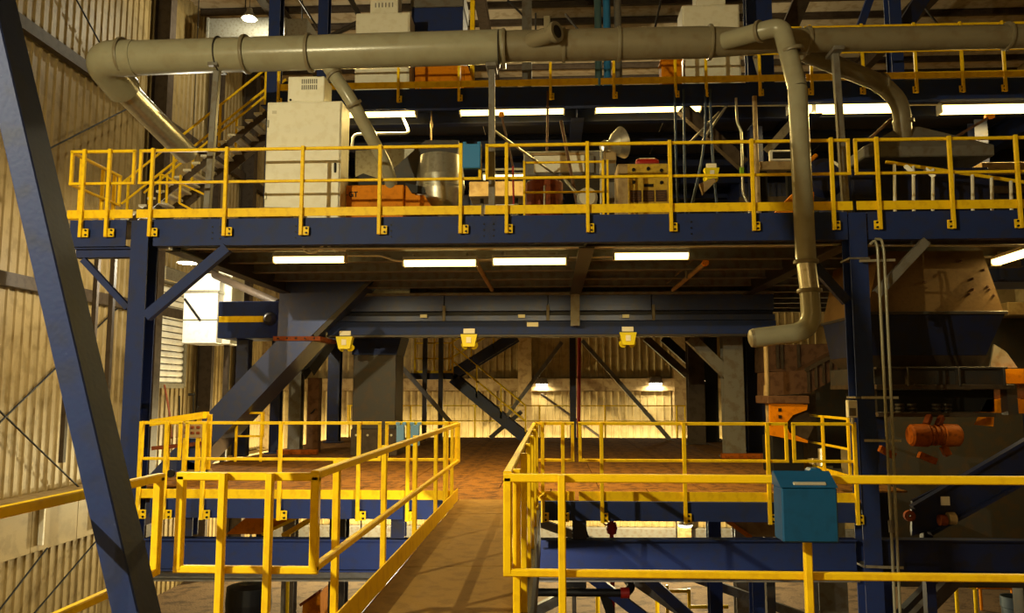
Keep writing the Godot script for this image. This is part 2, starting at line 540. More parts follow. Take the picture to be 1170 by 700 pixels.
func build_hall() -> void:
	# ground
	var fl := setting("floor")
	part(fl, "ground_slab", geo().box(Vector3(3, -0.2, -14), Vector3(32, 0.4, 42)), M.ground)
	var ceil_node := setting("ceiling")
	part(ceil_node, "roof_slab", geo().box(Vector3(3, 19.45, -14), Vector3(32, 0.3, 42)), M.roof_sheet)
	var pm := geo().hbeam(Vector3(-12, 0, 0), Vector3(19, 0, 0), 0.12, 0.22).mesh()
	for i in 11:
		piece(ceil_node, "purlin", pm, M.brown_steel, Vector3(0, 19.18, -19.0 - i * 1.3))
	var rm := geo().hbeam(Vector3(0, 0, -18), Vector3(0, 0, -33), 0.3, 0.6).mesh()
	for x in [-9.0, -2.2, 5.0, 12.0]:
		piece(ceil_node, "rafter", rm, M.brown_steel, Vector3(x, 18.65, 0))
	# side wall, clad in upright ribbed sheets between girts
	var wl := setting("wall_left")
	part(wl, "wall_core", geo().box(Vector3(-12.25, 9.6, -14), Vector3(0.3, 19.4, 42)), M.cladding)
	var rows := [[0.0, 2.5, M.cladding], [3.78, 8.5, M.cladding], [8.8, 14.3, M.cladding], [14.65, 19.3, M.cladding]]
	for r in rows:
		var sheet := ribbed_sheet(r[1] - r[0])
		for i in 21:
			piece(wl, "panel", sheet, r[2], Vector3(-12.08, r[0], -14.5 - i * 0.9), Basis(Vector3.UP, PI / 2))
	var bandm := geo().box(Vector3.ZERO, Vector3(0.1, 1.26, 1.76), Basis.IDENTITY, 0.006).mesh()
	for i in 10:
		piece(wl, "band_panel", bandm, M.cladding, Vector3(-11.98, 3.14, -15.4 - i * 1.77))
	part(wl, "ledge", geo().box(Vector3(-11.75, 3.81, -23.3), Vector3(0.7, 0.05, 18)), M.tan_steel)
	for z in [-18.3, -20.6]:
		part(wl, "ledge_bracket", geo().box(Vector3(-11.86, 3.2, z), Vector3(0.12, 1.1, 0.07), Basis.IDENTITY, 0.01), M.white)
	for y in [8.65, 14.48]:
		part(wl, "girt", geo().channel(Vector3(-12.04, y, -14), Vector3(-12.04, y, -32.9), 0.2, 0.3, 1.0), M.brown_steel)
	part(wl, "wall_post", geo().hbeam(Vector3(-11.72, 0, -22.6), Vector3(-11.72, 19.2, -22.6), 0.36, 0.5, Vector3.RIGHT), M.brown_steel)
	part(wl, "wall_post", geo().hbeam(Vector3(-11.72, 0, -29.6), Vector3(-11.72, 19.2, -29.6), 0.36, 0.5, Vector3.RIGHT), M.brown_steel)
	part(wl, "wall_post", geo().hbeam(Vector3(-11.72, 0, -26.4), Vector3(-11.72, 19.2, -26.4), 0.2, 0.5, Vector3.RIGHT), M.brown_steel)
	for r in [[Vector3(-11.8, 15.96, -18.247), Vector3(-11.8, 14.873, -20.146)], [Vector3(-11.8, 11.569, -17.133), Vector3(-11.8, 14.182, -21.07)], [Vector3(-11.8, 5.409, -16.371), Vector3(-11.8, 8.452, -20.903)], [Vector3(-11.8, 5.924, -16.319), Vector3(-11.8, 3.673, -19.827)], [Vector3(-11.8, 1.441, -16.767), Vector3(-11.8, 2.555, -18.469)], [Vector3(-11.8, 1.129, -18.045), Vector3(-11.8, 2.575, -20.965)]]:
		part(wl, "tie_rod", geo().tube(r, 0.022, 8), M.bolt)
	# back wall
	var wb := setting("wall_back")
	part(wb, "wall_core", geo().box(Vector3(3, 9.6, -33.35), Vector3(32, 19.4, 0.3)), M.cladding)
	for r in [[0.75, 6.2], [6.75, 14.0]]:
		var sheet2 := ribbed_sheet(r[1] - r[0])
		for i in 26:
			piece(wb, "panel", sheet2, M.cladding, Vector3(-11.9 + i * 0.9, r[0], -33.18))
	part(wb, "plinth", geo().box(Vector3(3, 0.36, -33.05), Vector3(30, 0.72, 0.3), Basis.IDENTITY, 0.02), M.grey_steel)
	part(wb, "girt", geo().channel(Vector3(-11.9, 6.48, -33.15), Vector3(18.9, 6.48, -33.15), 0.24, 0.5, 1.0), M.tan_steel)
	for x in [-11.815, -1.087, 5.239, 13.814]:
		part(wb, "wall_post", geo().hbeam(Vector3(x, 0, -32.75), Vector3(x, 19.2, -32.75), 0.55, 0.5, Vector3.BACK), M.tan_steel)
	for r in [[Vector3(-0.427, 6.094, -32.4), Vector3(2.1, 4.274, -32.4)], [Vector3(-1.673, 5.105, -32.4), Vector3(-2.49, 4.331, -32.4)]]:
		part(wb, "tie_rod", geo().tube(r, 0.05, 8), M.brown_steel)
	part(setting("wall_right"), "wall_core", geo().box(Vector3(19.15, 9.6, -14), Vector3(0.3, 19.4, 42)), M.cladding)
	part(setting("wall_front"), "wall_core", geo().box(Vector3(3, 9.6, 7.15), Vector3(32, 19.4, 0.3)), M.cladding)
	# roll-up door in the side wall
	var d := setting("door_1")
	var c := Vector3(-11.9, 7.331, -23.979)
	var dl := 1.9
	for i in 15:
		part(d, "slat", geo().extrude([Vector2(-0.02, -0.085), Vector2(0.03, -0.085), Vector2(0.07, -0.04), Vector2(0.07, 0.04), Vector2(0.03, 0.08), Vector2(-0.02, 0.08)], Vector3(-11.93, 6.55 + i * 0.2, -23.15), Vector3(-11.93, 6.55 + i * 0.2, -23.15 - dl), Vector3.UP), M.white)
	part(d, "bottom_bar", geo().box(Vector3(-11.86, 6.38, -23.15 - dl / 2), Vector3(0.12, 0.16, dl), Basis.IDENTITY, 0.01), M.galvanized)
	for z in [-23.1, -23.2 - dl]:
		part(d, "guide", geo().box(Vector3(-11.86, 8.0, z), Vector3(0.14, 3.3, 0.09), Basis.IDENTITY, 0.008), M.galvanized)
	part(d, "drum_cover", geo().box(Vector3(-11.78, 9.75, -23.15 - dl / 2), Vector3(0.4, 0.42, dl + 0.2), Basis.IDENTITY, 0.03), M.galvanized)


# one cladding sheet, 0.9 m wide with three ribs, standing on its base
func ribbed_sheet(high: float) -> ArrayMesh:
	var o := [Vector2(0.45, -0.012), Vector2(-0.45, -0.012), Vector2(-0.45, 0.0)]
	for i in 3:
		var x := -0.3 + i * 0.3
		o.append_array([Vector2(x - 0.05, 0.0), Vector2(x - 0.025, 0.04), Vector2(x + 0.025, 0.04), Vector2(x + 0.05, 0.0)])
	o.append(Vector2(0.45, 0.0))
	return geo().extrude(o, Vector3.ZERO, Vector3(0, high, 0), Vector3.BACK).mesh()


# a thing that is one mesh; its origin is the middle of its base
func solo(called: String, label: String, category: String, g: Geo, mat: Material, group := "") -> MeshInstance3D:
	var lo := g.v[0]
	var hi := g.v[0]
	for q in g.v:
		lo = lo.min(q)
		hi = hi.max(q)
	var at := Vector3((lo.x + hi.x) / 2, lo.y, (lo.z + hi.z) / 2)
	for i in g.v.size():
		g.v[i] -= at
	var o := MeshInstance3D.new()
	o.name = numbered(called)
	o.mesh = g.mesh()
	o.material_override = mat
	add_child(o)
	o.position = at
	o.set_meta("label", label)
	o.set_meta("category", category)
	o.set_meta("kind", "thing")
	if group:
		o.set_meta("group", group)
	return o


# a rolled steel column with base plate; flange faces the viewer
func column(label: String, x: float, z: float, y0: float, y1: float, wide: float, deep: float, mat: Material, group := "", cap := false) -> Node3D:
	var t := thing("steel_column", label, "column", Vector3(x, y0, z), group)
	part(t, "shaft", geo().hbeam(Vector3(x, y0 + 0.03, z), Vector3(x, y1, z), wide, deep, Vector3.BACK, 0.022, 0.016), mat)
	part(t, "base_plate", geo().box(Vector3(x, y0 + 0.016, z), Vector3(wide + 0.16, 0.03, deep + 0.16), Basis.IDENTITY, 0.004), mat)
	if cap:
		part(t, "cap_plate", geo().box(Vector3(x, y1 + 0.012, z), Vector3(wide + 0.06, 0.024, deep + 0.06), Basis.IDENTITY, 0.004), mat)
	return t


func beam(label: String, a: Vector3, b: Vector3, wide: float, high: float, mat: Material, group := "", up := Vector3.UP) -> MeshInstance3D:
	return solo("steel_beam", label, "beam", geo().hbeam(a, b, wide, high, up, 0.022, 0.016), mat, group)


func brace(label: String, a: Vector3, b: Vector3, wide: float, high: float, mat: Material, group := "") -> MeshInstance3D:
	return solo("steel_brace", label, "brace", geo().channel(a, b, wide, high, 1.0, Vector3.BACK.cross(b - a)), mat, group)


func deck(called_label: String, y: float, rects: Array, px: float, pz: float, mat: Material) -> Node3D:
	var t := thing("mezzanine_deck", called_label, "platform", Vector3(rects[0][0], y, rects[0][2]))
	var cache := {}
	for r in rects:
		var nx: int = maxi(1, roundi((r[1] - r[0]) / px))
		var nz: int = maxi(1, roundi((r[2] - r[3]) / pz))
		var sx: float = (r[1] - r[0]) / nx
		var sz: float = (r[2] - r[3]) / nz
		var key := "%.3f %.3f" % [sx, sz]
		if not cache.has(key):
			cache[key] = geo().box(Vector3.ZERO, Vector3(sx - 0.012, 0.03, sz - 0.012), Basis.IDENTITY, 0.004).mesh()
		for i in nx:
			for j in nz:
				piece(t, "plate", cache[key], mat, Vector3(r[0] + sx * (i + 0.5), y - 0.016 - rng.randf() * 0.004, r[2] - sz * (j + 0.5)))
	return t


func build_decks() -> void:
	var low := deck("dirty brown lower mezzanine deck of steel plates at the bridge's far end", LOW_DECK, [[-6.1, 4.55, -11.66, -13.0], [-7.3, 5.6, -13.0, -27.2]], 1.6, 1.3, M.dirt_deck)
	part(low, "under_frame", geo().box(Vector3(-1.2, LOW_DECK - 0.09, -19.6), Vector3(11.2, 0.1, 15.0)), M.brown_steel)
	var mid := deck("upper mezzanine deck of steel plates above the fluorescent lights and chutes", MID_DECK, [[-7.35, -6.0, -11.7, -13.1], [-6.0, 8.9, -11.7, -25.0]], 1.8, 1.35, M.dark_steel)
	var jm := geo().hbeam(Vector3(-5.9, 0, 0), Vector3(8.9, 0, 0), 0.15, 0.26).mesh()
	for i in 10:
		piece(mid, "joist", jm, M.grey_steel, Vector3(0, MID_DECK - 0.165, -12.9 - i * 1.2))
	var gm := geo().hbeam(Vector3(0, 0, -11.95), Vector3(0, 0, -25), 0.24, 0.42).mesh()
	for x in [-5.9, 0.55, 4.45]:
		piece(mid, "girder", gm, M.dark_steel, Vector3(x, MID_DECK - 0.25, 0))
	var top := deck("topmost mezzanine deck carrying white cabinets behind the large duct", TOP_DECK, [[-5.5, 12.5, -15.05, -30.0]], 2.0, 1.5, M.dark_steel)
	var jm2 := geo().hbeam(Vector3(-5.4, 0, 0), Vector3(12.4, 0, 0), 0.2, 0.3).mesh()
	for i in 8:
		piece(top, "joist", jm2, M.blue_dark, Vector3(0, TOP_DECK - 0.19, -16.2 - i * 1.7))
	for x in [-5.2, 0.55, 5.2, 10.0]:
		part(top, "girder", geo().hbeam(Vector3(x, TOP_DECK - 0.3, -15.3), Vector3(x, TOP_DECK - 0.3, -30), 0.26, 0.5), M.blue_dark)
	# the near platform that the viewer stands on
	deck("steel plate platform at the near end of the bridge", LOW_DECK, [[-2.25, 3.6, 1.6, -4.32]], 1.5, 1.5, M.walk)


func build_frame() -> void:
	var z := -11.6
	# edge of the upper deck
	var yb := MID_DECK - 0.225
	var fb := thing("steel_beam", "long blue beam carrying the upper deck's edge between the two tall columns", "beam", Vector3(-0.9, yb - 0.21, z))
	var x0: float = -6.068 + 0.02
	var x1: float = 4.352 - 0.02
	part(fb, "section", geo().channel(Vector3(x0, yb, z - 0.14), Vector3(x1, yb, z - 0.14), 0.14, 0.41, 1.0), M.blue)
	var bm := geo().tube([Vector3(0, 0, 0), Vector3(0, 0, 0.012)], 0.014, 6).mesh()
	for px in [-5.126, -5.004, -3.844, -2.39, -0.992, -0.848, 2.073]:
		for k in 3:
			piece(fb, "bolt", bm, M.bolt, Vector3(px, yb - 0.1 + k * 0.09, z))
	solo("steel_beam", "blue stub beam under the upper deck's end past the corner column", "beam", geo().channel(Vector3(-7.36, yb, z - 0.14), Vector3(-6.477, yb, z - 0.14), 0.14, 0.41, 1.0), M.blue)
	solo("steel_beam", "small blue beam below the stub beam, above the short knee brace", "beam", geo().hbeam(Vector3(-7.3, 8.311, z - 0.1), Vector3(-6.395, 8.311, z - 0.1), 0.16, 0.15), M.blue)
	solo("steel_beam", "blue beam carrying the upper deck's edge above the hopper", "beam", geo().channel(Vector3(4.626, yb, z - 0.14), Vector3(8.9, yb, z - 0.14), 0.14, 0.41, 1.0), M.blue)
	# the two tall columns
	var xl: float = -6.259
	var xr: float = 4.477
	column("tall blue steel column at the upper deck's corner by the ribbed side wall", xl, z - 0.16, 0, MID_DECK - 0.03, 0.27, 0.32, M.blue)
	var rc := column("tall blue steel column with two pale conduits running down beside it", xr, z - 0.16, 0, MID_DECK - 0.03, 0.25, 0.32, M.blue)
	for py in [295, 454, 647]:
		part(rc, "splice_plate", geo().box(Vector3(xr, {295: 8.121, 454: 6.113, 647: 3.772}[py], z - 0.16), Vector3(0.3, 0.03, 0.36), Basis.IDENTITY, 0.004), M.grey_steel)
	# knee braces
	brace("long blue knee brace rising from the corner column to the upper deck beam", Vector3(-6.085, 7.32, -11.66), Vector3(-4.882, 8.358, -11.66), 0.12, 0.15, M.blue)
	brace("short blue knee brace holding the stub beam off the corner column", Vector3(-6.413, 7.46, -11.7), Vector3(-7.157, 8.208, -11.7), 0.08, 0.09, M.blue)
	brace("grey blue knee brace beside the pale conduits under the deck over the hopper", Vector3(4.703, 7.602, -11.66), Vector3(5.439, 8.369, -11.66), 0.1, 0.13, M.grey_steel)
	brace("dark knee brace between the conduit column and the dropping duct", Vector3(4.289, 7.494, -11.7), Vector3(3.713, 8.184, -11.7), 0.1, 0.13, M.blue_dark)
	# lower deck edge
	solo("steel_beam", "blue beam under the lower deck's yellow toe board, between corner column and bridge", "beam", geo().channel(Vector3(-5.9, 4.5, z - 0.14), Vector3(-1.38, 4.5, z - 0.14), 0.14, 0.27, 1.0), M.blue)
	solo("steel_beam", "blue beam under the lower deck's toe board, between bridge and conduit column", "beam", geo().channel(Vector3(-0.2, 4.5, z - 0.14), Vector3(xr - 0.15, 4.5, z - 0.14), 0.14, 0.27, 1.0), M.blue)
	beam("deep blue beam crossing below the lower deck from the corner column to the bridge", Vector3(-6.014, 3.818, -11.76), Vector3(-0.899, 3.843, -11.76), 0.2, 0.46, M.blue)
	beam("deep blue beam crossing below the bridge to the conduit column", Vector3(-0.873, 3.843, -11.76), Vector3(4.298, 3.894, -11.76), 0.2, 0.46, M.blue)
	beam("deep blue beam running on past the conduit column under the inclined conveyor", Vector3(4.468, 3.896, -11.76), Vector3(8.029, 3.907, -11.76), 0.2, 0.46, M.blue_dark)
	beam("grey bottom beam hung under the deep blue cross beam", Vector3(-6.177, 3.472, -11.95), Vector3(4.354, 3.576, -11.95), 0.3, 0.13, M.grey_steel)
	for k in [[196, "beside the yellow cart"], [310, "under the striped shade of the bridge rail"], [640, "under the cable trolley"]]:
		var px: float = {196: -5.393, 310: -2.245, 640: 0.394}[k[0]]
		solo("hanger_post", "short blue hanger post between lower beams " + k[1], "post", geo().hbeam(Vector3(px, 4.08, z - 0.2), Vector3(px, 4.4, z - 0.2), 0.2, 0.2, Vector3.BACK), M.blue_dark)
	# edge of the top deck
	var yt := TOP_DECK - 0.2
	var tb := thing("steel_beam", "long navy beam at the top deck's edge above the upper row of lights", "beam", Vector3(3, yt - 0.2, -15))
	part(tb, "section", geo().channel(Vector3(-5.5, yt, -15.16), Vector3(12.4, yt, -15.16), 0.14, 0.4, 1.0), M.blue)
	# columns standing on the upper deck, holding the top deck
	for c in [[316, 15.4, "beside the white cabinet and the yellow stair rail"], [742, 16.5, "behind the yellow control cabinet"], [1128, 16.3, "behind the laid ladder"]]:
		var cx: float = {316: -5.604, 742: 4.318, 1128: 8.797}[c[0]]
		column("navy column carrying the top deck " + c[2], cx, -c[1], MID_DECK, TOP_DECK - 0.42, 0.26, 0.28, M.blue_dark)
	# columns rising through the top deck to the roof
	for c in [[316, "on the top deck nearest the ribbed side wall"], [372, "beside the white cabinet top under the roof purlins"], [850, "beside the second white cabinet on the top deck"], [1020, "crossed by a slanted strut under the roof"]]:
		var cx: float = {316: -5.859, 372: -5.411, 850: 4.874, 1020: 7.082}[c[0]]
		var cz: float = {316: -16.0, 372: -18.0, 850: -18.0, 1020: -16.0}[c[0]]
		column("blue roof column " + c[1], cx, cz, TOP_DECK, 18.3, 0.24 if c[0] != 850 else 0.6, 0.26, M.blue)
	brace("blue slanted strut rising to the roof beside the crossed roof column", Vector3(6.715, 13.932, -17), Vector3(8.936, 19.762, -17), 0.1, 0.16, M.blue)
	brace("wide blue slanted strut leaning against the crossed roof column", Vector3(7.438, 13.769, -16.6), Vector3(11.347, 19.772, -16.6), 0.2, 0.3, M.blue_dark)
	brace("brown slanted roof strut behind the duct's downward bend", Vector3(6.124, 15.385, -20), Vector3(8.01, 19.732, -20), 0.3, 0.4, M.brown_steel)
	# the big slanted brace close by
	var a := Vector3(-2.786, 8.225, -3.62)
	var b := Vector3(-1.83, 5.053, -3.62)
	var up := (b - a).cross(Vector3.BACK).cross(b - a)
	solo("steel_brace", "large blue slanted brace of rolled steel close by the near platform's rail", "brace", geo().bar(a + (a - b).normalized() * 1.6, b + (b - a) * ((LOW_DECK - b.y) / (b.y - a.y)), 0.118, 0.19, up, 0.006), M.blue)
	# lower deck columns
	var low := [[Vector3(-6.962, 4.645, -19.9), 0.24, 0.26, "blue", "navy column behind the slanted chute, nearest the yellow cart"],
		[Vector3(-6.741, 4.644, -20.8), 0.32, 0.3, "green", "olive grey column beside the short square post under the chute"],
		[Vector3(-6.656, 4.632, -24.2), 0.36, 0.34, "blue", "navy column between the short square post and the upright chute"],
		[Vector3(4.291, 4.705, -24), 0.48, 0.4, "brown", "brown column beside the tan wall post past the deck's middle rail"],
		[Vector3(4.965, 4.712, -25.2), 0.42, 0.36, "black", "black column squeezed between two brown columns"],
		[Vector3(4.327, 4.693, -19.3), 0.46, 0.4, "green", "wide grey column on the lower deck under the dropping duct's end"],
		[Vector3(5.192, 4.768, -20.6), 0.5, 0.4, "blue", "wide navy column next to the grey one under the dropping duct's end"],
		[Vector3(0.71, 4.685, -26.4), 0.2, 0.2, "blue", "slim navy column with a red pipe beside it on the lower deck"]]
	var mm := {"blue": M.blue_dark, "green": M.grey_steel, "brown": M.brown_steel, "black": M.black, "thin": M.grey_steel}
	for c in low:
		column(c[4], c[0].x, c[0].z, LOW_DECK, MID_DECK - 0.5, c[1], c[2], mm[c[3]])
	for q in [[Vector3(4.437, 4.705, -18.9), "rust brown kerb at the foot of the wide grey and navy columns"], [Vector3(-6.284, 4.649, -19.6), "rust brown kerb at the foot of the olive grey column under the chute"]]:
		solo("kerb", q[1], "kerb", geo().box(Vector3(q[0].x, LOW_DECK + 0.06, q[0].z), Vector3(1.0, 0.12, 0.18), Basis.IDENTITY, 0.015), M.dull_orange)
	for c in [[Vector3(-6.132, 4.698, -20.4), 0.26]]:
		var t := thing("steel_post", "short square post with a dark hook standing under the slanted chute", "post", Vector3(c[0].x, LOW_DECK, c[0].z))
		part(t, "shaft", geo().box(Vector3(c[0].x, LOW_DECK + 0.95, c[0].z), Vector3(0.3, 1.9, 0.3), Basis.IDENTITY, 0.01), M.rusty_brown)
		part(t, "hook", geo().tube(rounded([Vector3(-6.165, 5.642, -20.2), Vector3(-6.083, 5.688, -20.15), Vector3(-6.039, 5.755, -20.15)], 0.02), 0.02, 6), M.black)
	# braces between the lower deck columns
	for s in [[Vector3(2.78, 7.773, -23.6), Vector3(3.962, 6.686, -23.6), "dark brown slanted brace reaching the brown column above the back rail", "brown"], [Vector3(3.475, 7.858, -24.9), Vector3(4.822, 6.604, -24.9), "black slanted brace meeting the black column", "black"], [Vector3(3.358, 7.496, -19.5), Vector3(4.24, 6.601, -19.5), "grey slanted brace meeting the wide grey column", "green"], [Vector3(1.011, 7.853, -26), Vector3(4.086, 4.329, -26), "long thin slanted brace falling from the slim column to the deck's far edge", "thin"], [Vector3(0.355, 7.81, -26.2), Vector3(-1.583, 5.229, -26.2), "thin slanted brace falling from the slim column towards the far stair", "thin"], [Vector3(-4.855, 7.112, -25), Vector3(-3.023, 5.08, -25), "thin slanted brace beside the upright chute crossing the pale back wall", "thin"], [Vector3(-6.275, 6.562, -20.4), Vector3(-6.726, 7.535, -24), "dark slanted strut between chute and short square post", "black"]]:
		var w: float = 0.13 if s[3] == "thin" else (0.2 if s[3] == "brown" else 0.26)
		brace(s[2], s[0], s[1], w, w, mm[s[3]])


func less(xs: Array, x0: float) -> Array:
	var out := []
	for x in xs:
		out.append(x - x0)
	return out


func build_rails() -> void:
	var z := -11.58
	var f := Vector3.BACK
	# upper deck
	var xa: float = -7.398
	var xb: float = -6.339
	guard_rail("short yellow guard rail panel on the upper deck's stub end by the side wall", Vector3(xa, MID_DECK, z), Vector3(xb - 0.03, MID_DECK, z), f, less([-7.152, -6.75], xa), [], {"high": 1.05})
	guard_rail("yellow guard rail running back along the upper deck's stub end", Vector3(xa, MID_DECK, z - 0.02), Vector3(xa, MID_DECK, -13.0), Vector3.LEFT, [0.35, 0.95, 1.3], [], {"high": 1.05, "foot": false})
	var xc: float = -1.002
	guard_rail("yellow guard rail before the large white cabinet and orange machine on the upper deck", Vector3(xb + 0.03, MID_DECK, z), Vector3(xc - 0.03, MID_DECK, z), f, less([-6.074, -4.923, -3.745, -2.562, -1.339], xb + 0.03), [], {"high": 1.05})
	var xd: float = 4.435
	guard_rail("yellow guard rail before the yellow control cabinet on the upper deck", Vector3(xc + 0.03, MID_DECK, z), Vector3(xd - 0.03, MID_DECK, z), f, less([-0.652, 0.552, 1.77, 2.968, 4.117], xc + 0.03), [], {"high": 1.05, "foot_side": 0.6})
	guard_rail("yellow guard rail before the laid ladder and hood on the upper deck", Vector3(xd + 0.03, MID_DECK, z), Vector3(8.6, MID_DECK, z), f, less([4.772, 5.809, 6.751], xd + 0.03), [], {"high": 1.05, "foot_side": -0.5})
	# inner rails on the upper deck round the drum
	guard_rail("thin yellow inner rail round the rusty drum on the upper deck", Vector3(-0.43, MID_DECK, -12.4), Vector3(0.855, MID_DECK, -12.4), f, less([-0.416, 0.841, 0.911], -0.43), [], {"high": 1.02, "foot": false, "drop": 0.0, "toe": false, "post": 0.035, "tube": 0.035})
	# top deck
	var zt := -14.98
	var x0: float = -5.4
	guard_rail("yellow guard rail on the top deck before the first white cabinet and orange machine", Vector3(x0, TOP_DECK, zt), Vector3(0.941, TOP_DECK, zt), f, less([-5.38, -2.982, -1.78, 0.015], x0), [], {"foot_side": 0.3})
	var x2: float = 0.992
	guard_rail("yellow guard rail on the top deck before the second white cabinet", Vector3(x2, TOP_DECK, zt), Vector3(4.883, TOP_DECK, zt), f, less([1.245, 2.432, 3.022, 4.044], x2), [], {"foot_side": 0.3})
	var x3: float = 4.933
	guard_rail("yellow guard rail on the top deck past the dropping duct", Vector3(x3, TOP_DECK, zt), Vector3(12.2, TOP_DECK, zt), f, less([5.026, 6.002, 6.988, 7.853, 8.633], x3), [], {"foot_side": -0.3})
	for k in [["guard rail at the top deck's rear, behind the second white cabinet", 735, 860, 19.5], ["guard rail at the top deck's rear, under the crossed roof column", 1050, 1180, 20.0]]:
		var p0: float = {735: 2.378, 1050: 9.451}[k[1]]
		var p1: float = {735: 5.337, 1050: 12.49}[k[1]]
		guard_rail("yellow " + k[0], Vector3(p0, TOP_DECK, -k[3]), Vector3(p1, TOP_DECK, -k[3]), f, [0.4, 1.6, 2.7], [], {"foot": false, "drop": 0.0})
	# lower deck
	var xe: float = -6.077
	var xs1: float = -5.428
	guard_rail("yellow guard rail on the lower deck between corner column and bridge", Vector3(xe, LOW_DECK, z), Vector3(-1.36, LOW_DECK, z), f, less([-6.044, -5.66, -5.092, -3.953, -2.799, -2.078, -1.515], xe), less([xs1, -2.453], xe), {"high": 1.09})
	guard_rail("yellow guard rail on the lower deck between bridge and conduit column", Vector3(-0.24, LOW_DECK, z), Vector3(4.307, LOW_DECK, z), f, less([-0.131, 0.159, 0.712, 1.883, 3.056, 4.265], -0.24), less([0.355, 3.385], -0.24), {"high": 1.09, "foot_side": 0.5})
	guard_rail("yellow guard rail running back along the lower deck's side next to the junction box", Vector3(5.1, LOW_DECK, -13.8), Vector3(5.1, LOW_DECK, -16.6), Vector3.LEFT, [0.1, 1.4, 2.7], [], {"foot": false, "drop": 0.0, "high": 1.08})
	guard_rail("thin brown guard rail along the lower deck's far edge before the pale wall", Vector3(-7.0, LOW_DECK, -27.1), Vector3(4.5, LOW_DECK, -27.1), f, [0.1, 2.2, 4.4, 6.6, 8.8, 11.2], [], {"foot": false, "drop": 0.0, "tube": 0.04, "toe": false})
	guard_rail("yellow guard rail on the lower deck behind the slanted chute's foot", Vector3(-7.076, LOW_DECK, -17.6), Vector3(-6.42, LOW_DECK, -17.6), f, [0.05, 0.62], [], {"foot": false, "drop": 0.0, "toe": false})
	# near platform
	var zn := -4.5
	guard_rail("near yellow guard rail panel at the platform's corner before the deep cross beam", Vector3(-2.13, LOW_DECK, zn), Vector3(-1.31, LOW_DECK, zn), f, less([-1.848, -1.581], -2.13), [], {"tube": 0.045, "post": 0.042, "foot": false, "toe": false, "drop": 0.12})
	guard_rail("near yellow guard rail running along the platform's side under the large slanted brace", Vector3(-2.2, LOW_DECK, -4.44), Vector3(-2.2, LOW_DECK, 1.5), Vector3.LEFT, [1.4, 2.9, 4.4], [], {"tube": 0.045, "post": 0.042, "foot": false, "toe": false})
	guard_rail("near yellow guard rail carrying the blue box before the conduit column", Vector3(-0.27, LOW_DECK, zn), Vector3(3.6, LOW_DECK, zn), f, less([0.054, 1.373, 3.3], -0.27), [], {"tube": 0.045, "post": 0.042, "foot": false, "toe": false, "drop": 0.12})


func build_bridge() -> void:
	var b := thing("foot_bridge", "brown plated foot bridge leading from the near platform to the lower deck", "bridge", Vector3(-0.8, LOW_DECK, -4.3))
	var cuts := [-4.33, -5.95, -7.25, -8.95, -10.3, -11.64]
	for i in cuts.size() - 1:
		var skew := 0.05 * (1 if i % 2 == 0 else -1)
		var za: float = cuts[i] - (0.004)
		var zb: float = cuts[i + 1] + 0.004
		part(b, "plate", geo().extrude([Vector2(-1.34, za + skew), Vector2(-0.27, za - skew), Vector2(-0.27, zb + (skew if i < 4 else 0.0)), Vector2(-1.34, zb - (skew if i < 4 else 0.0))], Vector3(0, LOW_DECK - 0.02 - i % 2 * 0.002, 0), Vector3(0, LOW_DECK - i % 2 * 0.002, 0), Vector3.BACK), M.walk)
	for x in [-1.36, -0.23]:
		part(b, "stringer", geo().channel(Vector3(x, LOW_DECK - (0.36 if x > -0.5 else 0.13), -4.4), Vector3(x, LOW_DECK - (0.36 if x > -0.5 else 0.13), -11.4), 0.07, 0.7 if x > -0.5 else 0.25, 1.0 if x > -0.5 else -1.0), M.brown_steel)  # the deeper one is shaped to keep lamplight off the beams past the bridge
	for z in [-5.5, -7.0, -8.5, -10.0]:
		part(b, "cross_member", geo().box(Vector3(-0.8, LOW_DECK - 0.11, z), Vector3(1.1, 0.12, 0.06)), M.brown_steel)
	var o := {"tube": 0.048, "post": 0.045, "foot": false, "drop": 0.2, "high": 1.08, "toe_high": 0.17}
	var pz := []
	for q in [Vector3(-1.37, 5.344, -5.151), Vector3(-1.37, 5.244, -6.624), Vector3(-1.37, 5.203, -8.125), Vector3(-1.37, 5.231, -9.586), Vector3(-1.37, 5.204, -10.416), Vector3(-1.37, 5.193, -11.158)]:
		pz.append(-4.5 - q.z)
	guard_rail("yellow guard rail along the bridge's edge on the side wall's side", Vector3(-1.34, LOW_DECK, -4.5), Vector3(-1.34, LOW_DECK, -11.52), Vector3.LEFT, pz, [], o)
	guard_rail("yellow guard rail along the bridge's edge on the blue box's side", Vector3(-0.25, LOW_DECK, -4.54), Vector3(-0.25, LOW_DECK, -11.52), Vector3.RIGHT, [0.12, 1.3, 2.4, 3.6, 4.9, 6.2], [], o)


